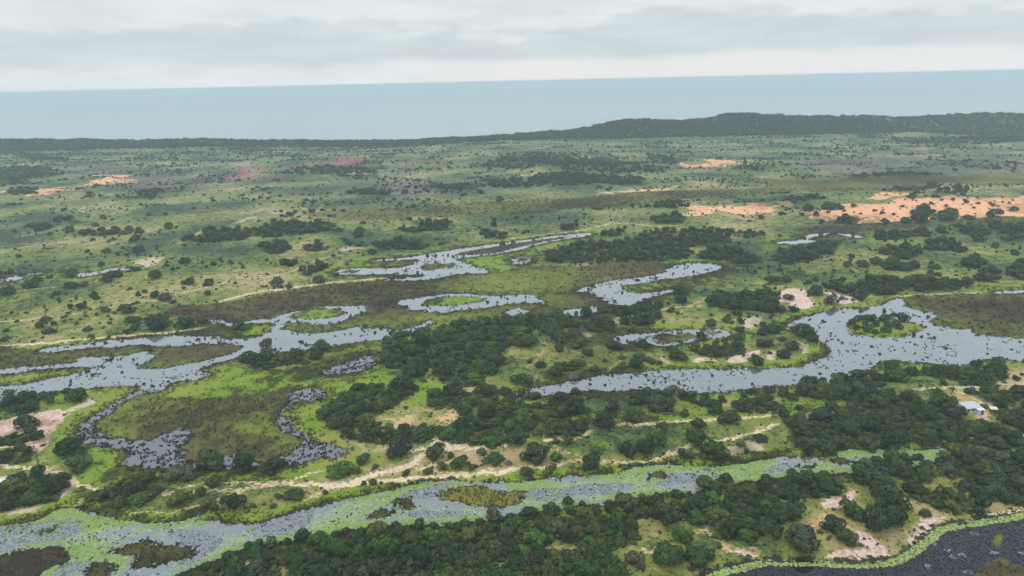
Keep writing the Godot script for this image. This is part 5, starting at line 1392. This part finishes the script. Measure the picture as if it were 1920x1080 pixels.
func build_trees() -> void:
	# every tree as [x, d, radius, tone, label or place, distance]
	var all := []
	for gr in groves:
		var list: Array = gr[2].duplicate()
		list.sort_custom(func(a, b): return a[0] + a[1] * 0.3 < b[0] + b[1] * 0.3)
		for k in list.size():
			var t: Array = list[k]
			var wide: String = "broad" if t[2] > 5.0 else "medium" if t[2] > 3.2 else "small" if t[2] > 1.9 else "tiny"
			var what: String = "tree" if t[2] > 1.9 else "bush"
			var label := "%s %s %s %s, %s toward house" % [wide, TONES[t[3]][0], what, gr[0], ordinal(k)]
			all.append([t[0], t[1], t[2], t[3], label, gr[0], what])
	for th in thickets:
		var poly: PackedVector2Array = th[5]
		var low := Vector2.INF
		var high := -Vector2.INF
		for q in poly:
			low = low.min(q)
			high = high.max(q)
		var r := RandomNumberGenerator.new()
		r.seed = int(low.x * 10.0 + high.y * 77.0) + 5000
		var made := []
		var tries := int((high.x - low.x) * (high.y - low.y) * 1.2)
		for k in tries:
			var p := Vector2(r.randf_range(low.x, high.x), r.randf_range(low.y, high.y))
			var size := lerpf(th[2] * 0.72, th[3] * 1.08, pow(r.randf(), 1.5))
			if not Geometry2D.is_point_in_polygon(p, poly):
				continue
			var ok := true
			for m in made:
				if Vector2(m[0], m[1]).distance_to(p) < (m[2] + size) * 0.86:
					ok = false
					break
			if ok:
				var tones: String = th[4]
				made.append([p.x, p.y, size, tones[r.randi() % tones.length()]])
		# rows of 6 m from the shore outwards, counted along each row
		made.sort_custom(func(a, b): return a[1] < b[1])
		var rows := {}
		for m in made:
			var row := int((m[1] - low.y) / 6.0)
			if not rows.has(row):
				rows[row] = []
			rows[row].append(m)
		var keys := rows.keys()
		keys.sort()
		for ri in keys.size():
			var row: Array = rows[keys[ri]]
			row.sort_custom(func(a, b): return a[0] < b[0])
			for k in row.size():
				var m: Array = row[k]
				var label := "%s tree %s, %s row, %s toward house" % [TONES[m[3]][0], th[0], ordinal(ri), ordinal(k)]
				all.append([m[0], m[1], m[2], m[3], label, th[0], "tree"])
	# the ones that show largest are things of their own
	for t in all:
		var p := on_ground(t[0], t[1])
		var far := p.distance_to(camera.position)
		t.append(t[2] / far if in_view(p + Vector3.UP * 2.0, 0.01) else -t[2] / far)
	all.sort_custom(func(a, b): return a[7] > b[7])
	var crowns := []
	for k in 7:
		crowns.append(leaf_shape(100 + k, 19 + k % 3 * 4, 115, 0.082, [1.25, 1.05, 1.45, 1.15, 0.92, 1.32, 1.2][k]))
	var bark := plain(Color(0.11, 0.085, 0.065))
	var trunks := []
	for k in 3:
		var st := begin()
		var top := Vector3(0.06 * k - 0.05, 0.42, 0.04)
		tube(st, Vector3(0, -0.1, 0), top, 0.075, 0.05)
		for b in 4:
			var az := TAU * b / 4.0 + k
			tube(st, top, Vector3(cos(az) * 0.5, 0.75 + 0.1 * (b % 2), sin(az) * 0.5), 0.04, 0.015, 5)
		trunks.append(st.commit())
	var greens := {}
	for t in TONES:
		greens[t] = []
		for k in 3:
			var c: Color = TONES[t][1]
			greens[t].append(leafy(Color(c.r * [0.78, 1.05, 1.4][k], c.g * [0.8, 1.02, 1.28][k], c.b * [0.95, 1.0, 1.1][k])))
	var patterns := []
	for k in crowns.size():
		var o := Node3D.new()
		o.name = "tree"
		var c := part("crown", crowns[k], greens["d"][0], o)
		part("trunk", trunks[k % 3], bark, o)
		patterns.append(o)
	var rest := []
	for k in crowns.size():
		rest.append([crowns[k], [], PackedColorArray()])
	var n_tree := 0
	var n_bush := 0
	var seen_labels := {}
	for t in all:
		var kind: int = rng.randi() % crowns.size()
		var turn := rng.randf() * TAU
		var tall := rng.randf_range(0.72, 1.2)
		var shade := rng.randi() % 3
		var at := on_ground(t[0], t[1])
		var own: bool = t[7] > 0.0 and (n_tree < 300 if t[6] == "tree" else n_bush < 250)
		if not own:
			if in_view(at, 0.15):
				rest[kind][1].append(Transform3D(Basis(Vector3.UP, turn).scaled(Vector3(t[2], t[2] * tall, t[2])), at))
				rest[kind][2].append(tinted(TONES[t[3]][1]))
			continue
		if t[6] == "tree":
			n_tree += 1
		else:
			n_bush += 1
		var o: Node3D = patterns[kind].duplicate()
		o.name = numbered(t[6])
		o.position = at
		o.rotation.y = turn
		var crown: MeshInstance3D = o.get_child(0)
		crown.material_override = greens[t[3]][shade]
		var oval := rng.randf_range(0.86, 1.16)
		o.scale = Vector3(t[2] * oval, t[2] * tall, t[2] / oval)
		o.set_meta("label", t[4])
		o.set_meta("category", t[6])
		o.set_meta("group", "trees and bushes " + t[5])
		add_child(o, true)
	for o in patterns:
		o.free()
	# smaller and farther trees, scrub and the wooded ridge
	var low_crowns := []
	for k in 4:
		low_crowns.append(leaf_shape(300 + k, 9 + k, 34, 0.17, 1.1))
	for k in 4:
		rest.append([low_crowns[k], [], PackedColorArray()])
	var ridge := []
	for k in 4:
		ridge.append([low_crowns[k], [], PackedColorArray()])
	for band in [[260.0, 480.0, 5.0], [480.0, 950.0, 6.0], [950.0, 1360.0, 7.0], [1360.0, 1580.0, 5.0]]:
		var d: float = band[0]
		while d < band[1]:
			var half: float = d * 0.74 + 45.0
			var x := -half
			while x < half:
				var px: float = x + rng.randf_range(-0.5, 0.5) * band[2]
				var pd: float = d + rng.randf_range(-0.5, 0.5) * band[2]
				x += band[2]
				var c := class_at(px, pd)
				var n := patchy.get_noise_2d(px * 0.22, pd * 0.6)
				var n2 := relief.get_noise_2d(px * 0.5 + 300.0, pd * 0.8)
				var lush := 0.0
				var size := rng.randf_range(0.8, 1.9)
				var into := rest
				if c == SCRUB:
					if pd < 330.0:
						continue
					lush = 0.85 if pd < 900.0 else 0.55
					size = rng.randf_range(2.2, 4.2)
				elif pd > 1330.0 and (height(px, pd) > 5.5 or pd > 1440.0 and height(px, pd) > 1.5):
					lush = 0.97
					size = rng.randf_range(3.2, 5.6)
					into = ridge
				elif c == MEADOW or c == DRY or c == HEATH:
					var more := smoothstep(600.0, 1100.0, pd)
					lush = 0.022 + 0.55 * smoothstep(0.02, 0.34, n + n2 * 0.6) * lerpf(0.65, 1.9, more) + 0.05 * more
					if rng.randf() < 0.22:
						size *= rng.randf_range(1.4, 2.2)
					if px < 0.0:
						lush += 0.45 * smoothstep(950.0, 1300.0, pd) * smoothstep(0.0, -300.0, px) * smoothstep(-0.25, 0.15, n)
				elif c == SAND or c == PALE or c == PINK:
					lush = 0.2 + 0.1 * smoothstep(600.0, 900.0, pd)
					if class_at(px + rng.randf_range(-9.0, 9.0), pd + rng.randf_range(-12.0, 12.0)) != c:
						lush += 0.3
					size *= 0.75
				elif c == MAROON:
					lush = 0.22
				if rng.randf() > lush:
					continue
				var at := on_ground(px, pd)
				if pd < 480.0 and c != SCRUB and size > 1.6:
					size *= 0.6
				var k := rng.randi() % 4
				var tall := size * rng.randf_range(0.75, 1.1)
				if into == ridge:
					size *= rng.randf_range(0.8, 1.25)
					tall = size * rng.randf_range(0.75, 1.15)
				var cell: Array = into[k if into == ridge else k + crowns.size()]
				cell[1].append(Transform3D(Basis(Vector3.UP, rng.randf() * TAU).scaled(Vector3(size, tall, size)), at))
				var tone: String = "ddddgo"[rng.randi() % (5 if into == ridge else 6)]
				cell[2].append(tinted(TONES[tone][1] * 0.74))
			d += band[2]
	mass("distant_trees", "dark scrub trees scattered over the far grassland and filling the thickets", "trees", rest, leafy(Color.WHITE))
	mass("dune_forest", "unbroken dark forest over the coastal dune ridge before the sea", "forest", ridge, leafy(Color.WHITE))


func tinted(c: Color) -> Color:
	var k := rng.randf_range(0.8, 1.25)
	var warm := rng.randf_range(-0.12, 0.15)
	return Color(c.r * k * (1.0 + warm), c.g * k, c.b * k * (1.0 - warm))


# ---------------------------------------------------------------- low plants

func build_cover() -> void:
	var grass := []
	var reed := []
	var shrub := []
	var low := []
	var clump := []
	for k in 3:
		clump.append([leaf_shape(560 + k, 4, 14, 0.3, 1.0), [], PackedColorArray()])
		grass.append([blade_shape(500 + k, 14, 0.10, 0.7), [], PackedColorArray()])
		reed.append([blade_shape(520 + k, 16, 0.07, 0.35), [], PackedColorArray()])
		low.append([leaf_shape(540 + k, 6, 26, 0.2, 0.85), [], PackedColorArray()])
	for band in [[95.0, 190.0, 1.1], [190.0, 300.0, 1.6], [300.0, 480.0, 2.5], [480.0, 760.0, 4.2]]:
		var step: float = band[2]
		var d: float = band[0]
		while d < band[1]:
			var half: float = d * 0.72 + 32.0
			var x := -half
			while x < half:
				var px: float = x + rng.randf_range(-0.5, 0.5) * step
				var pd: float = d + rng.randf_range(-0.5, 0.5) * step
				x += step
				var c := class_at(px, pd)
				var u := rng.randf()
				var n := patchy.get_noise_2d(px * 2.0, pd * 2.0)
				var big := step / 1.1
				if c == WATER or c == LILY or c == LILYOPEN or c == MARSH:
					# tufts standing in the water, in drifts
					var drift := smoothstep(0.05, 0.5, patchy.get_noise_2d(px * 0.9, pd * 1.4) + 0.55 * patchy.get_noise_2d(px * 5.0, pd * 5.0))
					var p := (0.085 + 0.45 * drift * drift) if c != MARSH else 0.42 + 0.5 * drift
					if c == WATER and class_at(px + rng.randf_range(-3.0, 3.0), pd + rng.randf_range(-4.0, 4.0)) != WATER:
						p += 0.18
					if c == LILY:
						p = 0.05 + 0.22 * drift
					if u < p:
						for q in (6 if c == MARSH else 2):
							var s := rng.randf_range(0.12, 0.34) * lerpf(1.0, big, 0.75)
							if c == WATER and rng.randf() < 0.12:
								s *= 2.0
							put(clump, px + rng.randf_range(-0.5, 0.5) * step, pd + rng.randf_range(-0.5, 0.5) * step, s, s * rng.randf_range(0.7, 1.3), Color(0.030, 0.038, 0.022))
				elif c == RIM or c == REED or c == BANK:
					if u < 0.55:
						put(reed, px, pd, rng.randf_range(0.5, 1.1) * big, rng.randf_range(0.7, 1.4), Color(0.068, 0.072, 0.028) if c != REED else Color(0.12, 0.125, 0.045))
				elif c == REDREED:
					if u < 0.45:
						put(reed, px, pd, rng.randf_range(0.5, 1.0) * big, rng.randf_range(0.6, 1.2), Color(0.10, 0.084, 0.046))
				elif c == DRYREED:
					if u < 0.6:
						put(reed, px, pd, rng.randf_range(0.5, 1.1) * big, rng.randf_range(0.8, 1.5), [Color(0.17, 0.14, 0.05), Color(0.09, 0.10, 0.035), Color(0.13, 0.12, 0.045)][rng.randi() % 3])
				elif c == MARSHGRASS:
					if u < 0.35:
						put(reed, px, pd, rng.randf_range(0.4, 0.9) * big, rng.randf_range(0.5, 1.0), Color(0.14, 0.155, 0.05))
				elif c == LUSH:
					if u < 0.16:
						put(grass, px, pd, rng.randf_range(0.4, 0.8) * big, rng.randf_range(0.25, 0.5), Color(0.13, 0.195, 0.035))
				elif c == MEADOW or c == DRY or c == STRAWSAND:
					if u < 0.22 + 0.3 * n:
						put(grass, px, pd, rng.randf_range(0.3, 0.8) * big, rng.randf_range(0.3, 0.6), Color(0.15, 0.15, 0.05) if c == MEADOW else Color(0.22, 0.19, 0.08))
					elif u > 1.0 - (0.004 + 0.10 * smoothstep(0.08, 0.5, patchy.get_noise_2d(px * 1.1 + 90.0, pd * 1.1))) * big:
						put(low, px, pd, rng.randf_range(0.4, 1.25), rng.randf_range(0.4, 1.0), TONES["dogo"[rng.randi() % 4]][1] as Color)
				elif c == SCRUB and u < 0.5:
					put(low, px, pd, rng.randf_range(0.7, 1.6), rng.randf_range(0.7, 1.5), TONES["dogo"[rng.randi() % 4]][1] as Color)
				elif (c == PINK or c == PALE) and u > 0.965:
					put(low, px, pd, rng.randf_range(0.4, 1.1), rng.randf_range(0.4, 0.9), TONES["grog"[rng.randi() % 4]][1] as Color)
				elif (c == PINK or c == PALE or c == YARD) and u < 0.05:
					put(grass, px, pd, rng.randf_range(0.3, 0.7), rng.randf_range(0.3, 0.6), Color(0.14, 0.13, 0.06))
			d += step
	mass("grass", "short tussocks of green and yellowed grass over meadow and banks", "grass", grass, leafy(Color.WHITE))
	mass("reeds", "dark olive and brown reeds in the marsh, along shores and in shallow water", "reeds", reed + clump, leafy(Color.WHITE))
	mass("undergrowth", "knee high scrub and saplings between the trees and over the meadows", "undergrowth", low, leafy(Color.WHITE))
	# floating leaves
	var weed := []
	var lily := []
	for k in 4:
		weed.append([pad_shape(600 + k), [], PackedColorArray()])
		lily.append([pad_shape(620 + k), [], PackedColorArray()])
	var d := 120.0
	while d < 330.0:
		var half := d * 0.72 + 32.0
		var x := -half
		while x < half:
			var px: float = x + rng.randf_range(-0.5, 0.5) * 0.43
			var pd: float = d + rng.randf_range(-0.5, 0.5) * 0.43
			x += 0.43
			var c := class_at(px, pd)
			if c != LILY and c != LILYOPEN and c != DARK and c != WATER:
				continue
			var k := rng.randi() % 4
			var n := patchy.get_noise_2d(px * 0.8, pd * 1.5)
			var n2 := patchy.get_noise_2d(px * 4.0, pd * 6.0)
			if c == LILY or c == LILYOPEN:
				var p := clampf(0.80 + n * 2.2 + n2 * 0.5, 0.06, 1.0) if c == LILY else clampf(0.10 + n * 0.8 + n2 * 0.7, 0.0, 0.5)
				if c == LILYOPEN and rng.randf() < 0.42:
					raft(weed[k], px, pd, rng.randf_range(0.12, 0.32), Color(0.045, 0.045, 0.052).lerp(Color(0.14, 0.135, 0.14), rng.randf()))
				elif rng.randf() < p:
					# brighter green along the margins, greyer and thinner farther out
					var bank := 0.0
					for q in 5:
						var probe := class_at(px + cos(q * 1.26 + 0.3) * 2.6, pd + sin(q * 1.26 + 0.3) * 2.6)
						if probe == RIM or probe == BANK or probe == LUSH:
							bank = 0.6
					var tone := clampf(0.45 - n * 1.2 - bank + rng.randf_range(-0.12, 0.22), 0.0, 1.0)
					var col := Color(0.17, 0.24, 0.058).lerp(Color(0.26, 0.295, 0.19), tone)
					raft(weed[k], px, pd, rng.randf_range(0.24, 0.44), col)
			elif c == DARK:
				# green rim along the bank, pale clumps farther out
				var shore := false
				for q in 6:
					var probe := class_at(px + cos(q * 1.05) * 2.4, pd + sin(q * 1.05) * 2.4)
					if probe == RIM:
						shore = true
				if shore:
					if rng.randf() < 0.9:
						raft(weed[k], px, pd, rng.randf_range(0.22, 0.45), Color(0.16, 0.235, 0.045).lerp(Color(0.24, 0.30, 0.11), rng.randf()))
				elif rng.randf() < 0.45:
					# sunken weed just breaking the surface
					raft(weed[k], px, pd, rng.randf_range(0.12, 0.34), Color(0.006, 0.006, 0.009).lerp(Color(0.035, 0.034, 0.032), rng.randf() * rng.randf() * rng.randf()))
				elif rng.randf() < 0.004 + 0.05 * maxf(0.0, n2):
					var many := rng.randi_range(12, 30)
					for q in many:
						var az := rng.randf() * TAU
						var out := sqrt(rng.randf()) * 1.1
						raft(lily[k], px + cos(az) * out, pd + sin(az) * out * 0.8, rng.randf_range(0.14, 0.26), Color(0.10, 0.115, 0.12).lerp(Color(0.24, 0.27, 0.26), rng.randf()))
			elif rng.randf() < 0.05 + 0.5 * maxf(0.0, n2 + n * 0.8):
				raft(lily[k], px, pd, rng.randf_range(0.1, 0.3), Color(0.22, 0.27, 0.26))
		d += 0.43
	mass("duckweed", "bright yellow green duckweed floating on the channel and pond edge", "duckweed", weed, leafy(Color.WHITE))
	mass("lily_pads", "pale clumps of lily pads floating on the dark pond and lagoon", "lily pads", lily, leafy(Color.WHITE))


func put(list: Array, x: float, d: float, wide: float, tall: float, c: Color) -> void:
	var k := rng.randi() % list.size()
	list[k][1].append(Transform3D(Basis(Vector3.UP, rng.randf() * TAU).scaled(Vector3(wide, tall, wide)), on_ground(x, d)))
	list[k][2].append(tinted(c))


func raft(cell: Array, x: float, d: float, size: float, c: Color) -> void:
	cell[1].append(Transform3D(Basis(Vector3.UP, rng.randf() * TAU).scaled(Vector3(size, 1, size)), Vector3(x, 0.06 + rng.randf() * 0.03, -d)))
	cell[2].append(tinted(c))


# ---------------------------------------------------------------- buildings and other made things

func build_buildings() -> void:
	var white := plain(Color(0.42, 0.43, 0.46), 0.6)
	var bright := plain(Color(0.58, 0.59, 0.61), 0.5)
	var wall := plain(Color(0.46, 0.47, 0.50), 0.9)
	var pinkish := plain(Color(0.46, 0.33, 0.30), 0.9)
	var dark := plain(Color(0.03, 0.03, 0.035), 0.6)
	var brick := plain(Color(0.19, 0.075, 0.06), 0.9)
	# the white house: a long room under a low pitched sheet roof, a porch room in front with its own roof
	var h := thing("house", "white house with low sheet metal roof and brighter porch roof in a sandy yard", "house", on_ground(166.4, 228.9), deg_to_rad(10))
	var st := begin()
	box(st, Vector3(0, 1.2, 0), Vector3(5.8, 2.4, 3.6))
	part("wall", st.commit(), wall, h)
	sheet_roof("roof", Vector3(0, 2.58, 0.1), Vector3(6.4, 0.07, 4.4), 7.0, white, h)
	st = begin()
	box(st, Vector3(1.9, 1.05, 2.6), Vector3(2.4, 2.1, 1.6))
	part("porch_wall", st.commit(), wall, h)
	st = begin()
	box(st, Vector3(3.112, 1.05, 2.6), Vector3(0.04, 2.0, 1.56))
	part("side_panel", st.commit(), pinkish, h)
	sheet_roof("porch_roof", Vector3(1.9, 2.16, 2.7), Vector3(2.8, 0.06, 2.1), 9.0, bright, h)
	var door := begin()
	box(door, Vector3(2.4, 0.98, 3.415), Vector3(0.85, 1.95, 0.06))
	var dr := part("door", door.commit(), dark, h)
	st = begin()
	box(st, Vector3(2.7, 1.0, 3.465), Vector3(0.06, 0.12, 0.05))
	part("handle", st.commit(), plain(Color(0.4, 0.4, 0.4), 0.4), dr)
	for x in [-1.9, -0.2]:
		st = begin()
		box(st, Vector3(x, 1.4, 1.82), Vector3(0.95, 0.85, 0.06))
		var win := part("window", st.commit(), dark, h)
		st = begin()
		for s in [-0.5, 0.5]:
			box(st, Vector3(x + s, 1.4, 1.84), Vector3(0.07, 0.95, 0.1))
		for s in [-0.46, 0.46]:
			box(st, Vector3(x, 1.4 + s, 1.84), Vector3(0.93, 0.07, 0.1))
		part("frame", st.commit(), bright, win)
	# the shed across the yard
	var s := thing("shed", "small dark red brick shed with pale sheet roof beside the yard path", "shed", on_ground(174.5, 227.8), deg_to_rad(-14))
	st = begin()
	box(st, Vector3(0, 0.8, 0), Vector3(2.0, 1.6, 1.6))
	part("wall", st.commit(), brick, s)
	sheet_roof("roof", Vector3(0, 1.72, 0), Vector3(2.5, 0.05, 2.1), 8.0, plain(Color(0.5, 0.51, 0.52), 0.6), s)
	st = begin()
	box(st, Vector3(0.3, 0.72, 0.81), Vector3(0.7, 1.44, 0.05))
	part("door", st.commit(), dark, s)
	# the building whose corner enters the picture beside the leaning pole
	var b := thing("building", "grey walled building with flat white roof, its corner standing in pink sand", "building", on_ground(-166.0, 191.4), deg_to_rad(-14))
	st = begin()
	box(st, Vector3(0, 1.1, 0), Vector3(8.0, 2.2, 5.0))
	part("wall", st.commit(), plain(Color(0.26, 0.25, 0.28), 0.9), b)
	sheet_roof("roof", Vector3(0, 2.3, 0), Vector3(8.8, 0.08, 5.8), 3.0, bright, b)
	st = begin()
	box(st, Vector3(-1.5, 0.98, 2.515), Vector3(0.9, 1.95, 0.05))
	part("door", st.commit(), dark, b)
	# a lone hut far out on the grassland
	var hut := thing("hut", "tiny brown square hut standing alone on the far grassland beside a path", "hut", on_ground(-167.5, 651.4), 0.3)
	st = begin()
	box(st, Vector3(0, 1.5, 0), Vector3(2.4, 3.0, 2.2))
	part("wall", st.commit(), plain(Color(0.13, 0.11, 0.10), 0.9), hut)
	sheet_roof("roof", Vector3(0, 3.1, 0), Vector3(2.9, 0.1, 2.7), 6.0, plain(Color(0.24, 0.22, 0.2), 0.8), hut)
	st = begin()
	box(st, Vector3(0.3, 0.95, 1.11), Vector3(0.8, 1.9, 0.05))
	part("door", st.commit(), dark, hut)


func sheet_roof(called: String, at: Vector3, size: Vector3, pitch: float, material: Material, parent: Node3D) -> void:
	# a sheet roof with raised ribs, tilted towards the front
	var st := begin()
	box(st, Vector3.ZERO, size)
	var ribs := int(size.x / 0.4)
	for k in ribs + 1:
		box(st, Vector3(-size.x * 0.5 + 0.04 + (size.x - 0.08) * k / ribs, size.y * 0.5 + 0.015, 0), Vector3(0.05, 0.036, size.z - 0.02))
	var o := part(called, st.commit(), material, parent)
	o.position = at
	o.rotation_degrees.x = pitch


func build_power_line() -> void:
	var wood := plain(Color(0.055, 0.045, 0.038), 0.9)
	var wire := plain(Color(0.16, 0.16, 0.17), 0.5)
	var glass := plain(Color(0.35, 0.33, 0.3), 0.3)
	var spots := [
		[Vector2(-156.3, 201.7), 0.06, "leaning wooden power pole beside the sandy track near the white roofed building"],
		[Vector2(-4.0, 207.8), 0.0, "wooden power pole standing at the wood edge where the upper track meets bushes"],
		[Vector2(50.6, 222.1), -0.01, "wooden power pole beside the yellow upper road above the olive bush"],
		[Vector2(101.9, 230.8), 0.02, "wooden power pole on bright grass beside one round dark bush"],
	]
	var tops := []
	for s in spots:
		var at := on_ground(s[0].x, s[0].y)
		var o := thing("power_pole", s[2], "power pole", at, 0.15, "power poles along the track")
		o.rotation.z = s[1]
		var st := begin()
		tube(st, Vector3(0, -0.5, 0), Vector3(0, 5.6, 0), 0.14, 0.10, 8)
		part("pole", st.commit(), wood, o)
		st = begin()
		box(st, Vector3(0, 5.25, 0.13), Vector3(0.1, 0.1, 1.3))
		part("crossarm", st.commit(), wood, o)
		for z in [-0.45, 0.70]:
			st = begin()
			tube(st, Vector3(0, 5.31, z), Vector3(0, 5.45, z), 0.045, 0.03, 6)
			part("insulator", st.commit(), glass, o)
		tops.append([o.transform * Vector3(0, 5.46, -0.45), o.transform * Vector3(0, 5.46, 0.70)])
	tops.insert(0, [tops[0][0] + Vector3(-60, 0.4, 14), tops[0][1] + Vector3(-60, 0.4, 14)])
	for k in tops.size() - 1:
		for side in 2:
			var a: Vector3 = tops[k][side]
			var b: Vector3 = tops[k + 1][side]
			var sag := a.distance_to(b) * 0.012
			var st := begin()
			var steps := 14
			for i in steps:
				var t0 := float(i) / steps
				var t1 := float(i + 1) / steps
				tube(st, a.lerp(b, t0) - Vector3.UP * sag * 4.0 * t0 * (1.0 - t0), a.lerp(b, t1) - Vector3.UP * sag * 4.0 * t1 * (1.0 - t1), 0.02, 0.02, 4)
			var o := MeshInstance3D.new()
			o.name = numbered("power_wire")
			o.mesh = st.commit()
			o.material_override = wire
			var where: String = ["running out past the white roofed building", "from the leaning pole to the pole at the wood edge", "from the wood edge pole to the upper road pole", "from the upper road pole to the round bush pole"][k]
			o.set_meta("label", "%s thin wire %s" % [["seaward", "landward"][side], where])
			o.set_meta("category", "wire")
			o.set_meta("group", "wires between the power poles")
			add_child(o, true)


func build_small_things() -> void:
	# two dark boats lying on the upper channel
	var tar := plain(Color(0.02, 0.02, 0.018), 0.7)
	var board := plain(Color(0.06, 0.045, 0.03), 0.9)
	var n := 0
	for s in [[-6.6, 518.7, 5.4, 0.22, "larger dark open boat lying by the grey bank of the upper channel"], [1.8, 524.3, 4.2, 0.15, "smaller dark open boat afloat beyond the other in the upper channel"]]:
		var o := thing("boat", s[4], "boat", Vector3(s[0], 0.05, -s[1]), s[3], "boats on the upper channel")
		var st := begin()
		var shell := []
		for i in 11:
			var t := i / 10.0 * 2.0 - 1.0
			var half := 0.68 * pow(maxf(0.0, 1.0 - t * t), 0.6) + 0.02
			var rise := 0.62 + 0.55 * t * t
			var low := -0.1 + 0.3 * t * t
			shell.append([Vector3(t * s[2] * 0.5, rise, -half), Vector3(t * s[2] * 0.47, low, -half * 0.6), Vector3(t * s[2] * 0.47, low, half * 0.6), Vector3(t * s[2] * 0.5, rise, half), Vector3(t * s[2] * 0.47, low + 0.08, half * 0.5), Vector3(t * s[2] * 0.47, low + 0.08, -half * 0.5)])
		for i in 10:
			for e in 6:
				var a: Vector3 = shell[i][e]
				var b: Vector3 = shell[i + 1][e]
				var c: Vector3 = shell[i + 1][(e + 1) % 6]
				var d: Vector3 = shell[i][(e + 1) % 6]
				quad(st, a, b, c, d)
		st.generate_normals()
		part("hull", st.commit(), tar, o)
		for x in [-0.2, 0.2]:
			st = begin()
			box(st, Vector3(x * s[2], 0.5, 0), Vector3(0.25, 0.04, 1.1))
			part("thwart", st.commit(), board, o)
	# the palm in the yard
	var palm := thing("palm_tree", "small dark palm with drooping fronds at the top of the sandy house yard", "palm", on_ground(167.9, 241.9))
	var st := begin()
	tube(st, Vector3(0, -0.2, 0), Vector3(0.15, 1.4, 0.05), 0.16, 0.12, 7)
	tube(st, Vector3(0.15, 1.4, 0.05), Vector3(0.2, 2.6, 0.1), 0.12, 0.1, 7)
	part("trunk", st.commit(), plain(Color(0.09, 0.07, 0.05)), palm)
	var green := plain(Color(0.05, 0.075, 0.035), 0.7)
	for k in 14:
		var az := TAU * k / 14.0 + 0.2 * (k % 3)
		var out := Vector3(cos(az), 0, sin(az))
		var side := Vector3(-out.z, 0, out.x)
		var rise := 0.25 + 0.3 * (k % 4)
		st = begin()
		for i in 5:
			var t0 := i / 5.0
			var t1 := (i + 1) / 5.0
			var a := Vector3(0.2, 2.6, 0.1) + out * t0 * 1.7 + Vector3.UP * (rise * t0 - 1.5 * t0 * t0)
			var b := Vector3(0.2, 2.6, 0.1) + out * t1 * 1.7 + Vector3.UP * (rise * t1 - 1.5 * t1 * t1)
			for e in [-1.0, 1.0]:
				var w0: float = e * (0.06 + 0.3 * sin(PI * minf(t0 + 0.1, 1.0)))
				var w1: float = e * (0.06 + 0.3 * sin(PI * minf(t1 + 0.1, 1.0)))
				quad(st, a, b, b + side * w1 - Vector3.UP * 0.12, a + side * w0 - Vector3.UP * 0.12)
		st.generate_normals()
		part("frond", st.commit(), green, palm)
	# leafless bushes
	for s in [[25.0, 266.0, 2.5, "pale pinkish grey leafless bush on the bank at the lagoon arm tip"], [-2.5, 200.0, 1.5, "small pale pink leafless bush between two green bushes below the wood"], [3.0, 151.1, 2.9, "tall bare grey tree standing in the sand gap of the front thicket"]]:
		var o := thing("bare_bush", s[3], "bare bush", on_ground(s[0], s[1]))
		var r := RandomNumberGenerator.new()
		r.seed = int(s[1])
		st = begin()
		for k in 9:
			var az := TAU * k / 9.0
			var mid := Vector3(cos(az) * 0.35, 0.55, sin(az) * 0.35)
			tube(st, Vector3(0, -0.05, 0), mid, 0.03, 0.016, 5)
		part("stem", st.commit(), plain(Color(0.2, 0.16, 0.14)), o)
		st = begin()
		for k in 620:
			var dir := Vector3(r.randfn(), absf(r.randfn()) * 0.8 + 0.1, r.randfn()).normalized()
			var a := dir * r.randf_range(0.45, 0.8) + Vector3.UP * 0.1
			var b := dir * r.randf_range(0.85, 1.05) + Vector3(r.randfn(), r.randfn(), r.randfn()) * 0.09 + Vector3.UP * 0.1
			var side := dir.cross(Vector3(r.randfn(), r.randfn(), r.randfn())).normalized() * 0.028
			st.set_normal(dir)
			for p in [a - side, a + side, b]:
				st.add_vertex(p)
		var twig := Color(0.34, 0.28, 0.29) if s[2] < 2.8 else Color(0.13, 0.115, 0.09)
		part("twigs", st.commit(), plain(twig, 0.9), o)
		o.scale = Vector3.ONE * s[2]
